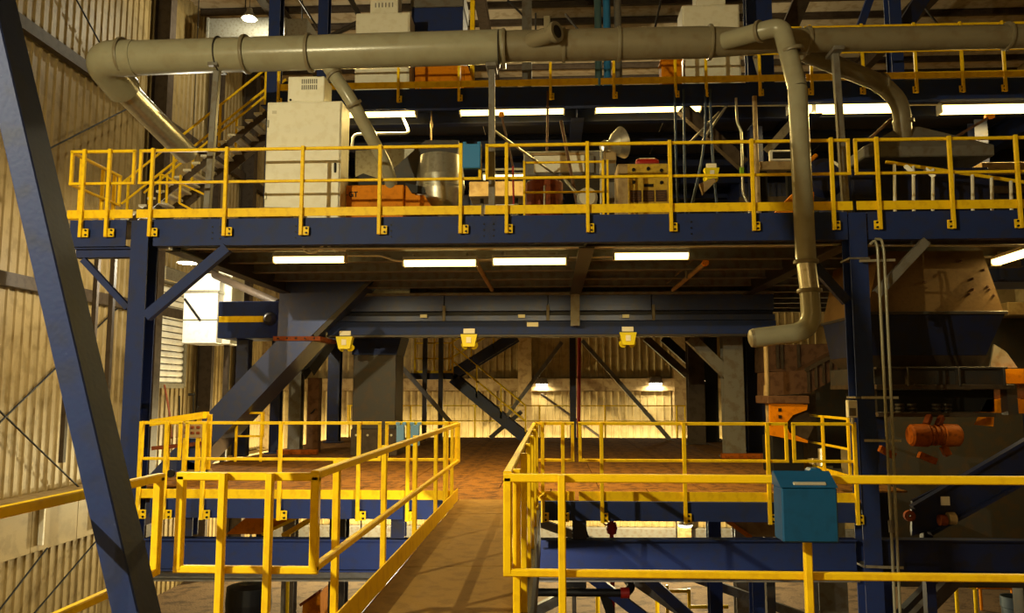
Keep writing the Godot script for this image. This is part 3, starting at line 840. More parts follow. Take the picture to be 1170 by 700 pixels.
# a fluorescent fitting with the middle of its diffuser at the origin, along x
func tube_light(long: float, energy: float, fat := 1.0) -> Node3D:
	var t := thing("tube_light", "x", "light", Vector3.ZERO)
	part(t, "housing", geo().extrude([Vector2(-0.06, 0.1), Vector2(-0.088, 0.035), Vector2(0.088, 0.035), Vector2(0.06, 0.1)], Vector3(-long / 2, 0, 0), Vector3(long / 2, 0, 0)), M.cream)
	part(t, "diffuser", geo().extrude([Vector2(-0.085, 0.035), Vector2(-0.088, -0.02), Vector2(-0.06, -0.058), Vector2(0.06, -0.058), Vector2(0.088, -0.02), Vector2(0.085, 0.035)], Vector3(-long / 2 + 0.03, 0, 0), Vector3(long / 2 - 0.03, 0, 0)), M.tube_glow)
	for s in [-1.0, 1.0]:
		part(t, "end_cap", geo().box(Vector3(s * (long / 2 - 0.012), 0.0, 0), Vector3(0.03, 0.15, 0.17), Basis.IDENTITY, 0.01), M.cream)
		part(t, "clip", geo().box(Vector3(s * long * 0.36, 0.1, 0), Vector3(0.04, 0.1, 0.1), Basis.IDENTITY, 0.006), M.galvanized)
	for c in t.get_children():
		c.scale = Vector3(1, fat, fat)
	var l := AreaLight3D.new()
	l.name = "tube_glow_light"
	l.area_size = Vector2(long - 0.06, 0.13)
	l.position = Vector3(0, -0.075 * fat, 0)
	l.rotation_degrees = Vector3(-90, 0, 0)
	l.light_color = Color(1.0, 0.86, 0.52)
	l.light_energy = energy
	l.area_range = 60.0
	l.area_attenuation = 2.0
	l.shadow_enabled = true
	t.add_child(l)
	return t


func build_tube_lights() -> void:
	var g := "fluorescent lights under the upper deck"
	var p := tube_light(1.29, 20.0)
	p.position = Vector3(-4.209, 8.499, -13.5)
	p.set_meta("label", "glowing tube light above the big slanted blue chute's head")
	p.set_meta("group", g)
	dup(p, Vector3(-1.914, 8.419, -13.5), "glowing tube light whose end touches a hanging steel bracket, under the upper deck")
	dup(p, Vector3(-0.365, 8.437, -13.5), "glowing tube light next to the hanging girder post under the upper deck")
	dup(p, Vector3(1.719, 8.511, -13.5), "glowing tube light beside a slanted pipe bracket under the upper deck")
	dup(p, Vector3(7.771, 8.459, -13.5), "glowing tube light over the rust-stained hopper", PI / 2 - 0.05)
	dup(p, Vector3(-1.102, 11.719, -20), "far glowing tube light beneath the rail by the small blue box")
	var g2 := "fluorescent lights under the top deck"
	var q := tube_light(2.14, 20.0, 1.35)
	q.position = Vector3(-3.798, 11.899, -15.6)
	q.set_meta("label", "long glowing tube light partly behind the white cabinet's slanted duct")
	q.set_meta("group", g2)
	dup(q, Vector3(-0.771, 11.9, -15.6), "long glowing tube light crossed by the grey duct post, over the rusty drum")
	dup(q, Vector3(1.973, 11.906, -15.6), "long glowing tube light over the shiny reflector and yellow control cabinet")
	dup(q, Vector3(5.82, 11.808, -15.6), "long glowing tube light behind the dropping duct and second duct post")
	dup(q, Vector3(8.771, 11.755, -15.6), "long glowing tube light above the hood and laid ladder")
	# mounting rails and conduits
	solo("conduit", "thin grey conduit running along under the upper deck beam", "pipe", geo().tube([Vector3(-6.278, 8.468, -12.2), Vector3(-4.57, 8.453, -12.2), Vector3(-0.946, 8.434, -12.2), Vector3(3.64, 8.434, -12.2), Vector3(4.537, 8.439, -12.2)], 0.018, 8), M.cream)
	solo("conduit", "thin grey conduit running on under the deck past the conduit column", "pipe", geo().tube([Vector3(4.852, 8.423, -12.2), Vector3(7.547, 8.385, -12.2)], 0.016, 8), M.cream)
	solo("conduit", "thin bent conduit linking the two tube lights by the slanted chute", "pipe", geo().tube(rounded([Vector3(-3.575, 8.556, -13.5), Vector3(-2.943, 8.55, -13.5), Vector3(-2.695, 8.456, -13.5), Vector3(-2.511, 8.454, -13.5)], 0.1), 0.018, 8), M.cream)
	solo("conduit", "thin conduit between the tube lights in the middle under the deck", "pipe", geo().tube([Vector3(-1.274, 8.475, -13.5), Vector3(-0.971, 8.472, -13.5)], 0.018, 8), M.cream)
	solo("conduit", "thin conduit from the hanging girder post to the last tube light", "pipe", geo().tube([Vector3(0.313, 8.492, -13.5), Vector3(1.093, 8.501, -13.5)], 0.018, 8), M.cream)
	solo("conduit", "thin grey conduit between the long tube lights under the top deck", "pipe", geo().tube([Vector3(-2.658, 11.999, -15.6), Vector3(9.848, 11.825, -15.6)], 0.02, 8), M.cream)
	solo("conduit", "pale conduit bent in a square loop under the top deck beside the white cabinet", "pipe", geo().tube(rounded([Vector3(-4.055, 11.172, -15.6), Vector3(-4.025, 11.449, -15.6), Vector3(-2.867, 11.448, -15.6), Vector3(-3.093, 11.968, -15.8), Vector3(-3.101, 12.477, -15.8)], 0.12), 0.03, 8), M.cream)
	solo("hanging_rod", "thin pale rod hanging with a knuckle above the rounded steel hopper", "rod", geo().tube([Vector3(-2.427, 12.385, -15.6), Vector3(-2.42, 11.699, -15.6), Vector3(-2.419, 11.606, -15.6), Vector3(-2.418, 11.514, -15.6), Vector3(-2.428, 10.818, -15.6)], [0.016, 0.016, 0.035, 0.016, 0.016], 8), M.tan_steel)
	solo("conduit", "looped conduit hanging from the deck beam above the first tube light", "pipe", geo().tube(rounded([Vector3(-3.971, 8.579, -12.3), Vector3(-3.923, 8.409, -12.3), Vector3(-3.753, 8.393, -12.3), Vector3(-3.615, 8.533, -12.3)], 0.2), 0.02, 8), M.cream)
	solo("conduit", "second looped conduit beside the first under the deck beam", "pipe", geo().tube(rounded([Vector3(-3.587, 8.547, -12.3), Vector3(-3.471, 8.447, -12.3), Vector3(-3.259, 8.431, -12.3)], 0.1), 0.018, 8), M.cream)


func ring(o: Node3D, at: Vector3, axis: Vector3, r: float, mat: Material, wide := 0.05) -> void:
	var a := axis.normalized() * wide / 2
	part(o, "flange", geo().lathe(at - a, axis, [[r - 0.02, 0.0], [r + 0.028, 0.0], [r + 0.032, wide * 0.5], [r + 0.028, wide], [r - 0.02, wide]], 28), mat)


func build_ducts() -> void:
	var c: Array = [Vector3(-7.079, 11.485, -12), Vector3(-0.69, 11.645, -12), Vector3(2.864, 11.587, -12), Vector3(8.933, 11.492, -12)]
	for q in c:
		q.y = 11.62
	c = [Vector3(c[0].x, 11.56, -12), Vector3(c[1].x, 11.62, -12), Vector3(c[2].x, 11.62, -12), Vector3(c[3].x, 11.6, -12)]
	# main duct with its elbow at the wall end
	var d := thing("main_duct", "large grey dust duct running across over the upper deck, with rounded elbow", "duct", Vector3(c[0].x, 11.0, -12))
	var r := 0.275
	part(d, "pipe_run", geo().tube([c[0] + Vector3(0.35, 0, 0), c[1]], [r, r - 0.01], 32), M.duct)
	part(d, "pipe_run", geo().tube([c[1], c[2] - Vector3(0.5, 0, 0), c[2] + Vector3(0.5, 0, 0)], [r - 0.03, r - 0.03, 0.19], 32), M.duct_dust)
	part(d, "pipe_run", geo().tube([c[2] + Vector3(0.5, 0, 0), c[3]], [0.185, 0.175], 28), M.duct_dust)
	var e0: Vector3 = c[0]
	var down := Vector3(-7.014, 10.764, -14.6)
	var path := rounded([e0 + Vector3(0.4, 0, 0), e0 + Vector3(-0.22, 0, 0), e0 + Vector3(-0.22, 0, 0) + (down - e0).normalized() * 0.75], 0.55, 10)
	part(d, "elbow", geo().tube(path, r + 0.012, 32), M.duct)
	part(d, "return_pipe", geo().tube([path[-1], down], 0.21, 28), M.galvanized, "shiny metal pipe slanting down and back from the elbow")
	var ax := Vector3(1, 0, 0)
	for s in [-6.891, -4.871, -3.833, -0.718]:
		ring(d, Vector3(s, 11.585, -12), ax, r + 0.005, M.duct_dust)
	for s in [-5.303, -0.801]:
		ring(d, Vector3(s, 11.585, -12), ax, r - 0.012, M.dark_steel, 0.02)
	for s in [0.222, 1.086, 2.499]:
		ring(d, Vector3(s, 11.62, -12), ax, r - 0.03, M.duct_dust)
	for s in [4.004, 7.01]:
		ring(d, Vector3(s, 11.615, -12), ax, 0.187, M.duct_dust)
	# stub with blast gate
	var st := thing("duct_stub", "slanted grey stub with open round end and gate plate on the large duct", "duct", Vector3(-0.243, 11.566, -11.8))
	var s0 := Vector3(-0.299, 11.618, -11.85)
	var s1 := Vector3(0.082, 11.626, -11.55)
	part(st, "pipe", geo().tube([s0, s1], 0.125, 24), M.duct_dust)
	part(st, "rim", geo().lathe(s1, s1 - s0, [[0.1, -0.03], [0.155, -0.03], [0.16, 0.0], [0.155, 0.05], [0.1, 0.05]], 24), M.duct_dust)
	part(st, "bore", geo().lathe(s1 + (s1 - s0).normalized() * 0.03, s1 - s0, [[0.0, 0.0], [0.11, 0.0], [0.11, 0.01], [0.0, 0.01]], 24), M.black)
	part(st, "gate_plate", geo().box(s1 - (s1 - s0).normalized() * 0.1 + Vector3(-0.04, 0.12, 0), Vector3(0.1, 0.26, 0.22), Basis.IDENTITY, 0.01), M.duct_dust)
	# slanted branch beside the cabinet
	var br := thing("branch_duct", "slim duct slanting down from the large duct past the white cabinet", "duct", Vector3(-2.638, 9.659, -12.6))
	var b0 := Vector3(-3.604, 11.454, -12.1)
	var b1 := Vector3(-3.191, 10.863, -12.1)
	var b2 := Vector3(-2.64, 9.792, -12.6)
	part(br, "pipe", geo().tube(rounded([b0, b1, b2, Vector3(-2.652, 9.486, -12.9)], 0.3), 0.105, 20), M.duct)
	ring(br, Vector3(-3.14, 10.772, -12.13), b2 - b1, 0.105, M.duct_dust)
	ring(br, b0.lerp(b1, 0.35), b1 - b0, 0.107, M.duct_dust)
	# the branch that drops before the deck
	var dr := thing("drop_duct", "grey duct dropping from the large duct down past the rails, hooked at its foot", "duct", Vector3(2.837, 6.966, -11.2))
	var dp := [Vector3(2.696, 11.565, -11.85), Vector3(3.124, 11.521, -11.45), Vector3(3.512, 11.442, -11.3), Vector3(3.568, 10.558, -11.22), Vector3(3.571, 7.991, -11.15), Vector3(3.58, 7.62, -11.15), Vector3(3.608, 7.055, -11.12), Vector3(3.04, 6.937, -11.15), Vector3(2.787, 6.905, -11.2)]
	part(dr, "upper_bend", geo().tube(rounded([dp[0], dp[1], Vector3(3.417, 11.548, -11.35), dp[3]], 0.42, 10), 0.135, 24), M.duct)
	part(dr, "downpipe", geo().tube([dp[3], Vector3(3.571, 8.003, -11.15)], [0.135, 0.14], 24), M.duct)
	part(dr, "sleeve", geo().tube([Vector3(3.571, 8.003, -11.15), Vector3(3.603, 7.595, -11.15)], 0.13, 24), M.galvanized)
	part(dr, "hook", geo().tube(rounded([Vector3(3.603, 7.595, -11.15), Vector3(3.614, 7.032, -11.14), Vector3(2.836, 6.941, -11.2)], 0.42, 10), 0.135, 24), M.duct)
	part(dr, "end_cap", geo().lathe(Vector3(2.836, 6.941, -11.2), Vector3(-1, -0.12, 0), [[0.135, 0.0], [0.12, 0.05], [0.07, 0.075], [0.0, 0.08]], 24), M.duct_dust)
	ring(dr, Vector3(3.124, 11.521, -11.45), dp[1] - dp[0], 0.135, M.duct_dust)
	ring(dr, Vector3(3.53, 11.134, -11.27), Vector3(0.15, -1, 0), 0.135, M.duct_dust)
	ring(dr, Vector3(3.571, 8.003, -11.15), Vector3.UP, 0.14, M.duct_dust)
	ring(dr, Vector3(3.603, 7.595, -11.15), Vector3.UP, 0.14, M.duct_dust)
	# branch to the hood, and the hood
	var hb := thing("hood_duct", "dark duct curving down from the large duct into the olive hood", "duct", Vector3(6.265, 10.636, -14))
	var hp := rounded([Vector3(3.957, 11.538, -12.2), Vector3(5.78, 11.518, -13.6), Vector3(6.224, 11.275, -13.9), Vector3(6.265, 10.636, -14)], 0.55, 8)
	part(hb, "pipe", geo().tube(hp, 0.15, 24), M.duct_dust)
	ring(hb, Vector3(5.739, 11.522, -13.57), hp[1] - hp[0], 0.15, M.duct_dust)
	ring(hb, Vector3(6.273, 10.966, -13.98), Vector3.UP, 0.15, M.duct_dust)
	var h := thing("hood", "olive grey pyramid hood over the navy box on the upper deck", "hood", Vector3(6.721, 10.474, -14.6))
	var hy: float = 10.314
	part(h, "cone", geo().frustum(Vector3(6.551, hy + 0.12, -14.6), Vector2(1.1, 0.9), Vector3(6.411, 10.893, -14.2), Vector2(0.17, 0.15)), M.grey_steel)
	part(h, "skirt", geo().box(Vector3(6.551, hy + 0.03, -14.6), Vector3(2.22, 0.2, 1.82), Basis.IDENTITY, 0.02), M.grey_steel)
	var mb := thing("machine_housing", "large navy box machine under the olive hood behind the laid ladder", "machine", Vector3(6.551, MID_DECK, -14.6))
	part(mb, "casing", geo().box(Vector3(6.429, MID_DECK + 0.62, -14.65), Vector3(2.35, 1.24, 1.7), Basis.IDENTITY, 0.02), M.blue_dark)
	part(mb, "door", geo().box(Vector3(5.52, MID_DECK + 0.6, -13.78), Vector3(0.5, 0.9, 0.04), Basis.IDENTITY, 0.01), M.blue_dark)
	# posts that carry the large duct
	for k in [[240, "beside the metal stair", 11.4], [562, "next to the small blue box", 11.3], [955, "beside the dropping duct", 11.45]]:
		var x0: float = {240: -5.409, 562: -0.906, 955: 4.469}[k[0]]
		var x1: float = {240: -5.332, 562: -0.912, 955: 4.409}[k[0]]
		var t := thing("duct_post", "grey square post carrying the large duct " + k[1], "post", Vector3(x0, MID_DECK, -12))
		part(t, "shaft", geo().bar(Vector3(x0, MID_DECK + 0.02, -12), Vector3(x1, k[2], -12), 0.1, 0.1, Vector3.BACK, 0.008), M.grey_steel)
		part(t, "foot_plate", geo().box(Vector3(x0, MID_DECK + 0.02, -12), Vector3(0.24, 0.03, 0.24), Basis.IDENTITY, 0.004), M.grey_steel)
		part(t, "saddle", geo().box(Vector3(x1, k[2] - 0.04, -12), Vector3(0.16, 0.06, 0.4), Basis.IDENTITY, 0.006), M.grey_steel)


# a box between two picture corners at one depth, so deep behind it
func slab_box(x0: float, x1: float, y0: float, y1: float, front: float, deep: float, bevel := 0.008) -> Geo:
	return geo().box(Vector3((x0 + x1) / 2, (y0 + y1) / 2, -front - deep / 2), Vector3(absf(x1 - x0), absf(y1 - y0), deep), Basis.IDENTITY, bevel)


func lettering(owner_node: Node3D, called: String, words: String, at: Vector3, high: float, mat: Material, turn := Basis.IDENTITY) -> void:
	var f := SystemFont.new()
	f.font_names = PackedStringArray(["Droid Sans"])
	f.font_weight = 700
	var m := TextMesh.new()
	m.text = words
	m.font = f
	m.font_size = 64
	m.pixel_size = high / 46.0
	m.depth = 0.004
	piece(owner_node, called, m, mat, at, turn)


# a twin-head emergency light hung from a beam: white plate, yellow case, two lamp heads
func emergency_light(label: String, at: Vector3, s: float) -> void:
	var t := thing("emergency_light", label, "emergency light", at, "yellow emergency lights")
	part(t, "hanger_plate", geo().box(at + Vector3(0, 0.36, 0) * s, Vector3(0.26, 0.11, 0.03) * s, Basis.IDENTITY, 0.004), M.paper)
	part(t, "case", geo().frustum(at, Vector2(0.13, 0.08) * s, at + Vector3(0, 0.28, 0) * s, Vector2(0.19, 0.1) * s), M.safety_yellow)
	part(t, "label_plate", geo().box(at + Vector3(0, 0.15, 0.1) * s, Vector3(0.11, 0.13, 0.02) * s, Basis.IDENTITY, 0.002), M.paper)
	part(t, "lamp_head", geo().lathe(at + Vector3(0.12, 0.02, -0.08) * s, Vector3(0.5, -0.5, 0.6), [[0.0, -0.12 * s], [0.06 * s, -0.12 * s], [0.09 * s, 0.0], [0.0, 0.01 * s]], 14), M.safety_yellow)
	part(t, "lamp_head", geo().lathe(at + Vector3(-0.12, 0.02, -0.08) * s, Vector3(-0.5, -0.5, 0.6), [[0.0, -0.12 * s], [0.06 * s, -0.12 * s], [0.09 * s, 0.0], [0.0, 0.01 * s]], 14), M.safety_yellow)


# a straight stair with two stringers, treads and hand rails, running along x from a up to b
func metal_stair(label: String, a: Vector3, b: Vector3, wide: float, n: int, tread_mat: Material, side_mat: Material, rail_high := 0.95) -> Node3D:
	var t := thing("metal_stair", label, "stair", a)
	var dir := b - a
	var across := Vector3(0, 0, wide / 2)
	for s in [-1.0, 1.0]:
		part(t, "stringer", geo().bar(a + across * s * 0.96 - Vector3(0, 0.1, 0), b + across * s * 0.96 - Vector3(0, 0.1, 0), 0.03, 0.13 if s > 0 else 0.26), side_mat)
		for h in [rail_high, rail_high * 0.5]:
			part(t, "hand_rail", geo().tube([a + across * s + Vector3(0, h, 0), b + across * s + Vector3(0, h, 0)], 0.026, 10), M.yellow)
		for k in 4:
			var q: Vector3 = a + dir * (0.04 + k * 0.306) + across * s
			part(t, "rail_post", geo().bar(q, q + Vector3(0, rail_high, 0), 0.045, 0.045, Vector3.RIGHT), M.yellow)
	var step := geo().box(Vector3.ZERO, Vector3(absf(dir.x) / n * 0.95, 0.05, wide + 0.06), Basis.IDENTITY, 0.006).mesh()
	for i in n:
		piece(t, "tread", step, tread_mat, a + dir * ((i + 0.5) / n) + Vector3(0, 0.04, 0))
	return t


func build_mid_machines() -> void:
	var y := MID_DECK
	# large white cabinet with cooling unit
	var x0: float = -4.615
	var x1: float = -3.379
	var yt: float = 10.904
	var c := thing("electrical_cabinet", "tall white electrical cabinet on the upper deck behind the guard rail", "cabinet", Vector3((x0 + x1) / 2, y, -12.3))
	part(c, "body", slab_box(x0, x1, y + 0.06, yt, 12.32, 0.5, 0.012), M.cream)
	part(c, "door", slab_box(x0 + 0.02, x1 - 0.02, y + 0.1, yt - 0.03, 12.295, 0.03, 0.006), M.cream)
	part(c, "plinth", slab_box(x0 + 0.02, x1 - 0.02, y, y + 0.06, 12.34, 0.44), M.brown_steel)
	part(c, "name_plate", slab_box(-4.521, -4.448, 10.694, 10.746, 12.287, 0.01, 0.0), M.plate)
	for h in [0.5, 1.7]:
		part(c, "hinge", geo().box(Vector3(x0 + 0.03, y + h, -12.285), Vector3(0.03, 0.12, 0.02), Basis.IDENTITY, 0.004), M.galvanized)
	part(c, "handle", geo().box(Vector3(x1 - 0.08, y + 0.95, -12.28), Vector3(0.035, 0.16, 0.03), Basis.IDENTITY, 0.008), M.bolt)
	var u0: float = -4.283
	var u1: float = -3.681
	var uy: float = 11.332
	var a := thing("cooling_unit", "small white cooling unit with slots on top of the tall white cabinet", "cooling unit", Vector3((u0 + u1) / 2, yt, -12.3))
	part(a, "case", slab_box(u0, u1, yt, uy, 12.32, 0.45, 0.012), M.cream)
	for i in 8:
		for j in 2:
			var sx: float = -4.046 + i * 0.034
			part(a, "slot", geo().box(Vector3(sx, uy - 0.09 - j * 0.1, -12.317), Vector3(0.016, 0.075, 0.012)), M.grey_steel)
	part(a, "drain_plug", geo().tube([Vector3(u0 + 0.05, yt + 0.03, -12.31), Vector3(u0 + 0.05, yt + 0.03, -12.33)], 0.02, 8), M.bolt)
	solo("dusty_sheet", "flat brown cardboard lying on the deck's edge beside the tall white cabinet", "cardboard", geo().box(Vector3(-4.256, MID_DECK + 0.1, -11.9), Vector3(0.5, 0.2, 0.2), Basis(Vector3.UP, 0.1), 0.015), M.tan_steel)
	# orange machine
	var o := thing("orange_machine", "low orange machine with black lettering behind the rail next to the white cabinet", "machine", Vector3(-2.766, 9.218, -12.9))
	var ox0: float = -3.43
	var ox1: float = -2.421
	part(o, "body", slab_box(ox0, ox1, y + 0.02, 9.601, 12.7, 1.0, 0.015), M.orange)
	part(o, "slanted_end", geo().slab([Vector2(-2.427, 9.164), Vector2(-2.404, 9.608), Vector2(-2.345, 9.577), Vector2(-2.241, 9.443), Vector2(-2.095, 9.441), Vector2(-1.903, 9.158)], -12.78, -13.6), M.orange)
	part(o, "rubber_flap", geo().slab([Vector2(-2.395, 9.624), Vector2(-2.089, 9.561), Vector2(-2.044, 9.442), Vector2(-2.291, 9.46)], -12.7, -12.76), M.black)
	part(o, "top_cover", geo().slab([Vector2(-3.414, 9.661), Vector2(-3.416, 9.736), Vector2(-3.15, 9.854), Vector2(-2.835, 9.744), Vector2(-2.774, 9.652)], -12.9, -13.6), M.black)
	lettering(o, "lettering", "-GT", Vector3(-3.281, 9.441, -12.69), 0.09, M.print)
	# shiny chute and drum behind the orange machine
	var ch := thing("inclined_chute", "shiny steel chute with dark slanted side behind the orange machine", "chute", Vector3(-2.882, 9.52, -14.2))
	part(ch, "back_plate", geo().slab([Vector2(-3.714, 10.2), Vector2(-3.726, 10.784), Vector2(-2.612, 10.835), Vector2(-2.543, 10.697), Vector2(-2.939, 10.19)], -14.6, -14.66), M.galvanized)
	part(ch, "slanted_side", geo().slab([Vector2(-2.862, 9.999), Vector2(-2.85, 10.211), Vector2(-2.264, 10.74), Vector2(-1.657, 10.731), Vector2(-1.715, 9.984)], -13.9, -14.5), M.dark_steel)
	var dr := thing("steel_drum", "rounded shiny steel hopper with tapering foot behind the rail next to the small blue box", "hopper", Vector3(-1.906, 9.37, -13.6))
	var dc := Vector3(-1.98, 9.44, -13.9)
	part(dr, "shell", geo().lathe(Vector3(dc.x, y, dc.z), Vector3.UP, [[0.0, 0.0], [0.25, 0.0], [0.30, 0.45], [0.38, 0.7], [0.43, 0.95], [0.43, 1.2], [0.38, 1.58], [0.0, 1.62]], 32), M.galvanized)
	part(dr, "seam_band", geo().lathe(Vector3(dc.x, y + 1.0, dc.z), Vector3.UP, [[0.42, 0.0], [0.445, 0.0], [0.445, 0.05], [0.42, 0.05]], 32), M.galvanized)
	# small blue box hung on the rail
	rail_box("small sky blue box hooked over the upper deck's guard rail", Vector3(-1.168, 9.87, -11.52), Vector3(0.27, 0.37, 0.1), M.sky_blue)
	# machine in the middle: beam with cream panel, tan beam, rusty tank
	var mm := thing("sorting_machine", "grey machine frame with cream panel above the rusty tank on the upper deck", "machine", Vector3(0.345, 9.575, -14.6))
	part(mm, "frame", slab_box(-0.506, 1.239, 10.247, 10.721, 14.6, 1.4, 0.02), M.grey_steel)
	part(mm, "panel", slab_box(-0.306, 0.644, 10.289, 10.608, 14.52, 0.07, 0.008), M.cream)
	part(mm, "top_strip", slab_box(-0.371, 0.711, 10.608, 10.659, 14.5, 0.1, 0.004), M.tan_steel)
	part(mm, "side_block", slab_box(0.661, 0.824, 10.265, 10.601, 14.52, 0.07, 0.008), M.grey_steel)
	for px in [-0.453, 1.198]:
		part(mm, "leg", geo().box(Vector3(px, (y + 10.247) / 2, -15.2), Vector3(0.16, 10.247 - y, 0.16), Basis.IDENTITY, 0.01), M.grey_steel)
	var tb := thing("conveyor_trough", "tan conveyor trough lit by the far tube light, behind the grey duct post", "conveyor", Vector3(-1.162, 10.264, -17.5))
	part(tb, "side_plate", slab_box(-1.839, -0.568, 10.586, 10.931, 17.5, 0.8, 0.01), M.tan_steel)
	part(tb, "leg", slab_box(-1.608, -1.528, y, 10.607, 17.7, 0.1), M.dark_steel)
	part(tb, "leg", slab_box(-0.81, -0.731, y, 10.607, 17.7, 0.1), M.dark_steel)
	var tk := thing("rusty_tank", "rusty brown tank on the upper deck between the thin inner rails", "tank", Vector3(-0.106, 9.349, -13.6))
	part(tk, "shell", geo().lathe(Vector3(-0.105, y, -13.6), Vector3.UP, [[0.0, 0.0], [0.31, 0.0], [0.325, 0.02], [0.325, 9.834 - y - 0.02], [0.31, 9.834 - y], [0.0, 9.834 - y]], 28), M.rust)
	part(tk, "valve", geo().tube([Vector3(-0.103, 9.334, -13.27), Vector3(-0.103, 9.7, -13.27)], 0.02, 8), M.galvanized)
	var sd := thing("round_motor", "pale round motor on the upper deck floor beside the rusty tank", "motor", Vector3(0.632, 9.294, -13.4))
	part(sd, "body", geo().lathe(Vector3(0.639, 9.534, -13.5), Vector3(0, 0, 1), [[0.0, -0.3], [0.15, -0.3], [0.18, -0.22], [0.18, 0.02], [0.14, 0.06], [0.0, 0.07]], 28), M.plate)
	part(sd, "foot", geo().box(Vector3(0.637, y + 0.04, -13.6), Vector3(0.3, 0.08, 0.25), Basis.IDENTITY, 0.01), M.dark_steel)
	# hanging rods and chains
	for r in [[Vector3(-0.037, 12.022, -14.93), Vector3(-0.082, 9.725, -14.93), 0.022, "brown rod hanging before the cream panel down into the rusty tank", "rusty_brown"], [Vector3(0.202, 11.129, -14.1), Vector3(0.603, 8.825, -13.9), 0.03, "slanted brown pole leaning before the cream panel", "rusty_brown"], [Vector3(-0.859, 11.068, -13.6), Vector3(-0.657, 10.141, -13.6), 0.02, "slanted thin pole with orange knob next to the duct post", "rusty_brown"], [Vector3(-0.657, 10.141, -13.6), Vector3(-0.642, 9.465, -13.6), 0.018, "red link chain hanging from the slanted thin pole", "red"], [Vector3(-0.913, 10.303, -12.05), Vector3(0.054, 10.257, -14.5), 0.02, "shiny strut slanting down onto the cream panel", "galvanized"], [Vector3(0.187, 10.28, -14.65), Vector3(0.477, 9.623, -13.6), 0.03, "short shiny rod slanting towards the pale round motor", "galvanized"]]:
		var t := solo("hanging_rod", r[3], "rod", geo().tube([r[0], r[1]], r[2], 8), M[r[4]])
		t.set_meta("kind", "thing")
	solo("knob", "orange knob at the head of the slanted thin pole", "knob", geo().lathe(Vector3(-0.859, 11.084, -13.6), Vector3.UP, [[0.0, -0.05], [0.04, -0.04], [0.05, 0.0], [0.04, 0.04], [0.0, 0.05]], 12), M.orange)
	# reflector
	var rf := thing("work_lamp", "shiny metal reflector lamp head tilted above the thin inner rail", "lamp", Vector3(0.873, 9.245, -13.2))
	var rc := Vector3(0.991, 10.369, -13.2)
	part(rf, "reflector", geo().lathe(rc, Vector3(0.9, 0.28, -0.35), [[0.06, -0.02], [0.1, 0.05], [0.2, 0.14], [0.27, 0.26], [0.275, 0.27], [0.25, 0.26], [0.18, 0.15], [0.05, 0.06], [0.0, 0.05]], 24), M.galvanized)
	part(rf, "neck", geo().lathe(rc, Vector3(0.9, 0.28, -0.35), [[0.0, -0.14], [0.08, -0.13], [0.1, -0.06], [0.08, 0.0], [0.06, 0.02]], 20), M.galvanized)
	part(rf, "pole", geo().tube([Vector3(0.845, y, -13.2), Vector3(0.887, 10.386, -13.2)], 0.03, 10), M.galvanized)
	part(rf, "clamp", slab_box(0.921, 1.13, 10.123, 10.292, 13.25, 0.2, 0.01), M.tan_steel)
	# yellow control cabinet
	var k := thing("control_cabinet", "mustard yellow control cabinet with buttons and dark grilles on the upper deck", "cabinet", Vector3(1.632, 9.283, -13.4))
	var kx0: float = 1.152
	var kx1: float = 2.011
	var ky: float = 10.083
	part(k, "body", slab_box(kx0, kx1, y + 0.06, ky, 13.33, 0.7, 0.015), M.tan_steel)
	part(k, "front_panel", slab_box(kx0 + 0.17, kx1 - 0.01, y + 0.14, ky - 0.02, 13.3, 0.04, 0.006), M.mustard)
	part(k, "base", slab_box(kx0 + 0.03, kx1 - 0.03, y, y + 0.07, 13.36, 0.6), M.black)
	for i in 3:
		var gx: float = kx0 + 0.3 + i * 0.215
		var gr := part(k, "grille", geo().box(Vector3(gx, 9.503, -13.29), Vector3(0.185, 0.2, 0.02)), M.rusty_brown)
		for j in 5:
			part(gr, "louver", geo().box(Vector3(gx, 9.503 - 0.08 + j * 0.04, -13.278), Vector3(0.18, 0.012, 0.012), Basis(Vector3.RIGHT, 0.5)), M.brown_steel)
	for b in [[0.27, 9.961], [0.52, 9.976], [0.74, 9.945], [0.27, 9.746], [0.74, 9.731]]:
		part(k, "button", geo().tube([Vector3(kx0 + b[0], b[1], -13.3), Vector3(kx0 + b[0], b[1], -13.265)], 0.03, 10), M.bolt)
	part(k, "meter", geo().box(Vector3(kx0 + 0.52, 9.685, -13.285), Vector3(0.16, 0.05, 0.02), Basis.IDENTITY, 0.004), M.bolt)
	var rp := thing("red_pump", "dark red pump lying on top of the mustard control cabinet", "pump", Vector3(1.702, 10.17, -13.6))
	part(rp, "body", geo().lathe(Vector3(1.496, ky + 0.1, -13.65), Vector3.RIGHT, [[0.0, 0.0], [0.06, 0.01], [0.08, 0.06], [0.08, 0.34], [0.05, 0.4], [0.0, 0.41]], 18), M.red)
	part(rp, "foot", geo().box(Vector3(1.678, ky + 0.02, -13.65), Vector3(0.34, 0.05, 0.14), Basis.IDENTITY, 0.008), M.brown_steel)
	# cables and hoses hanging from the top deck
	for h in [[771, 100, 772, 165, 775, 238, 13.3, "grey blue hose hanging beside the mustard control cabinet"], [780, 108, 782, 190, 784, 236, 13.2, "grey blue hose hanging before the angled steel beam"], [812, 118, 814, 180, 820, 234, 13.2, "dark blue hose hanging past the emergency light on the upper deck"], [803, 118, 806, 165, 788, 236, 13.4, "slanted dark blue hose crossing behind the emergency light"]]:
		var q: Array = {771: [Vector3(2.417, 12.045, -14.93), Vector3(2.404, 10.903, -14.9), Vector3(2.423, 9.536, -14.9)], 780: [Vector3(2.595, 12.032, -14.995), Vector3(2.56, 10.471, -14.9), Vector3(2.571, 9.535, -14.9)], 812: [Vector3(3.086, 11.997, -14.93), Vector3(3.093, 10.635, -14.9), Vector3(3.162, 9.528, -14.9)], 803: [Vector3(3.002, 11.998, -14.93), Vector3(2.968, 10.894, -14.9), Vector3(2.637, 9.534, -14.9)]}[h[0]]
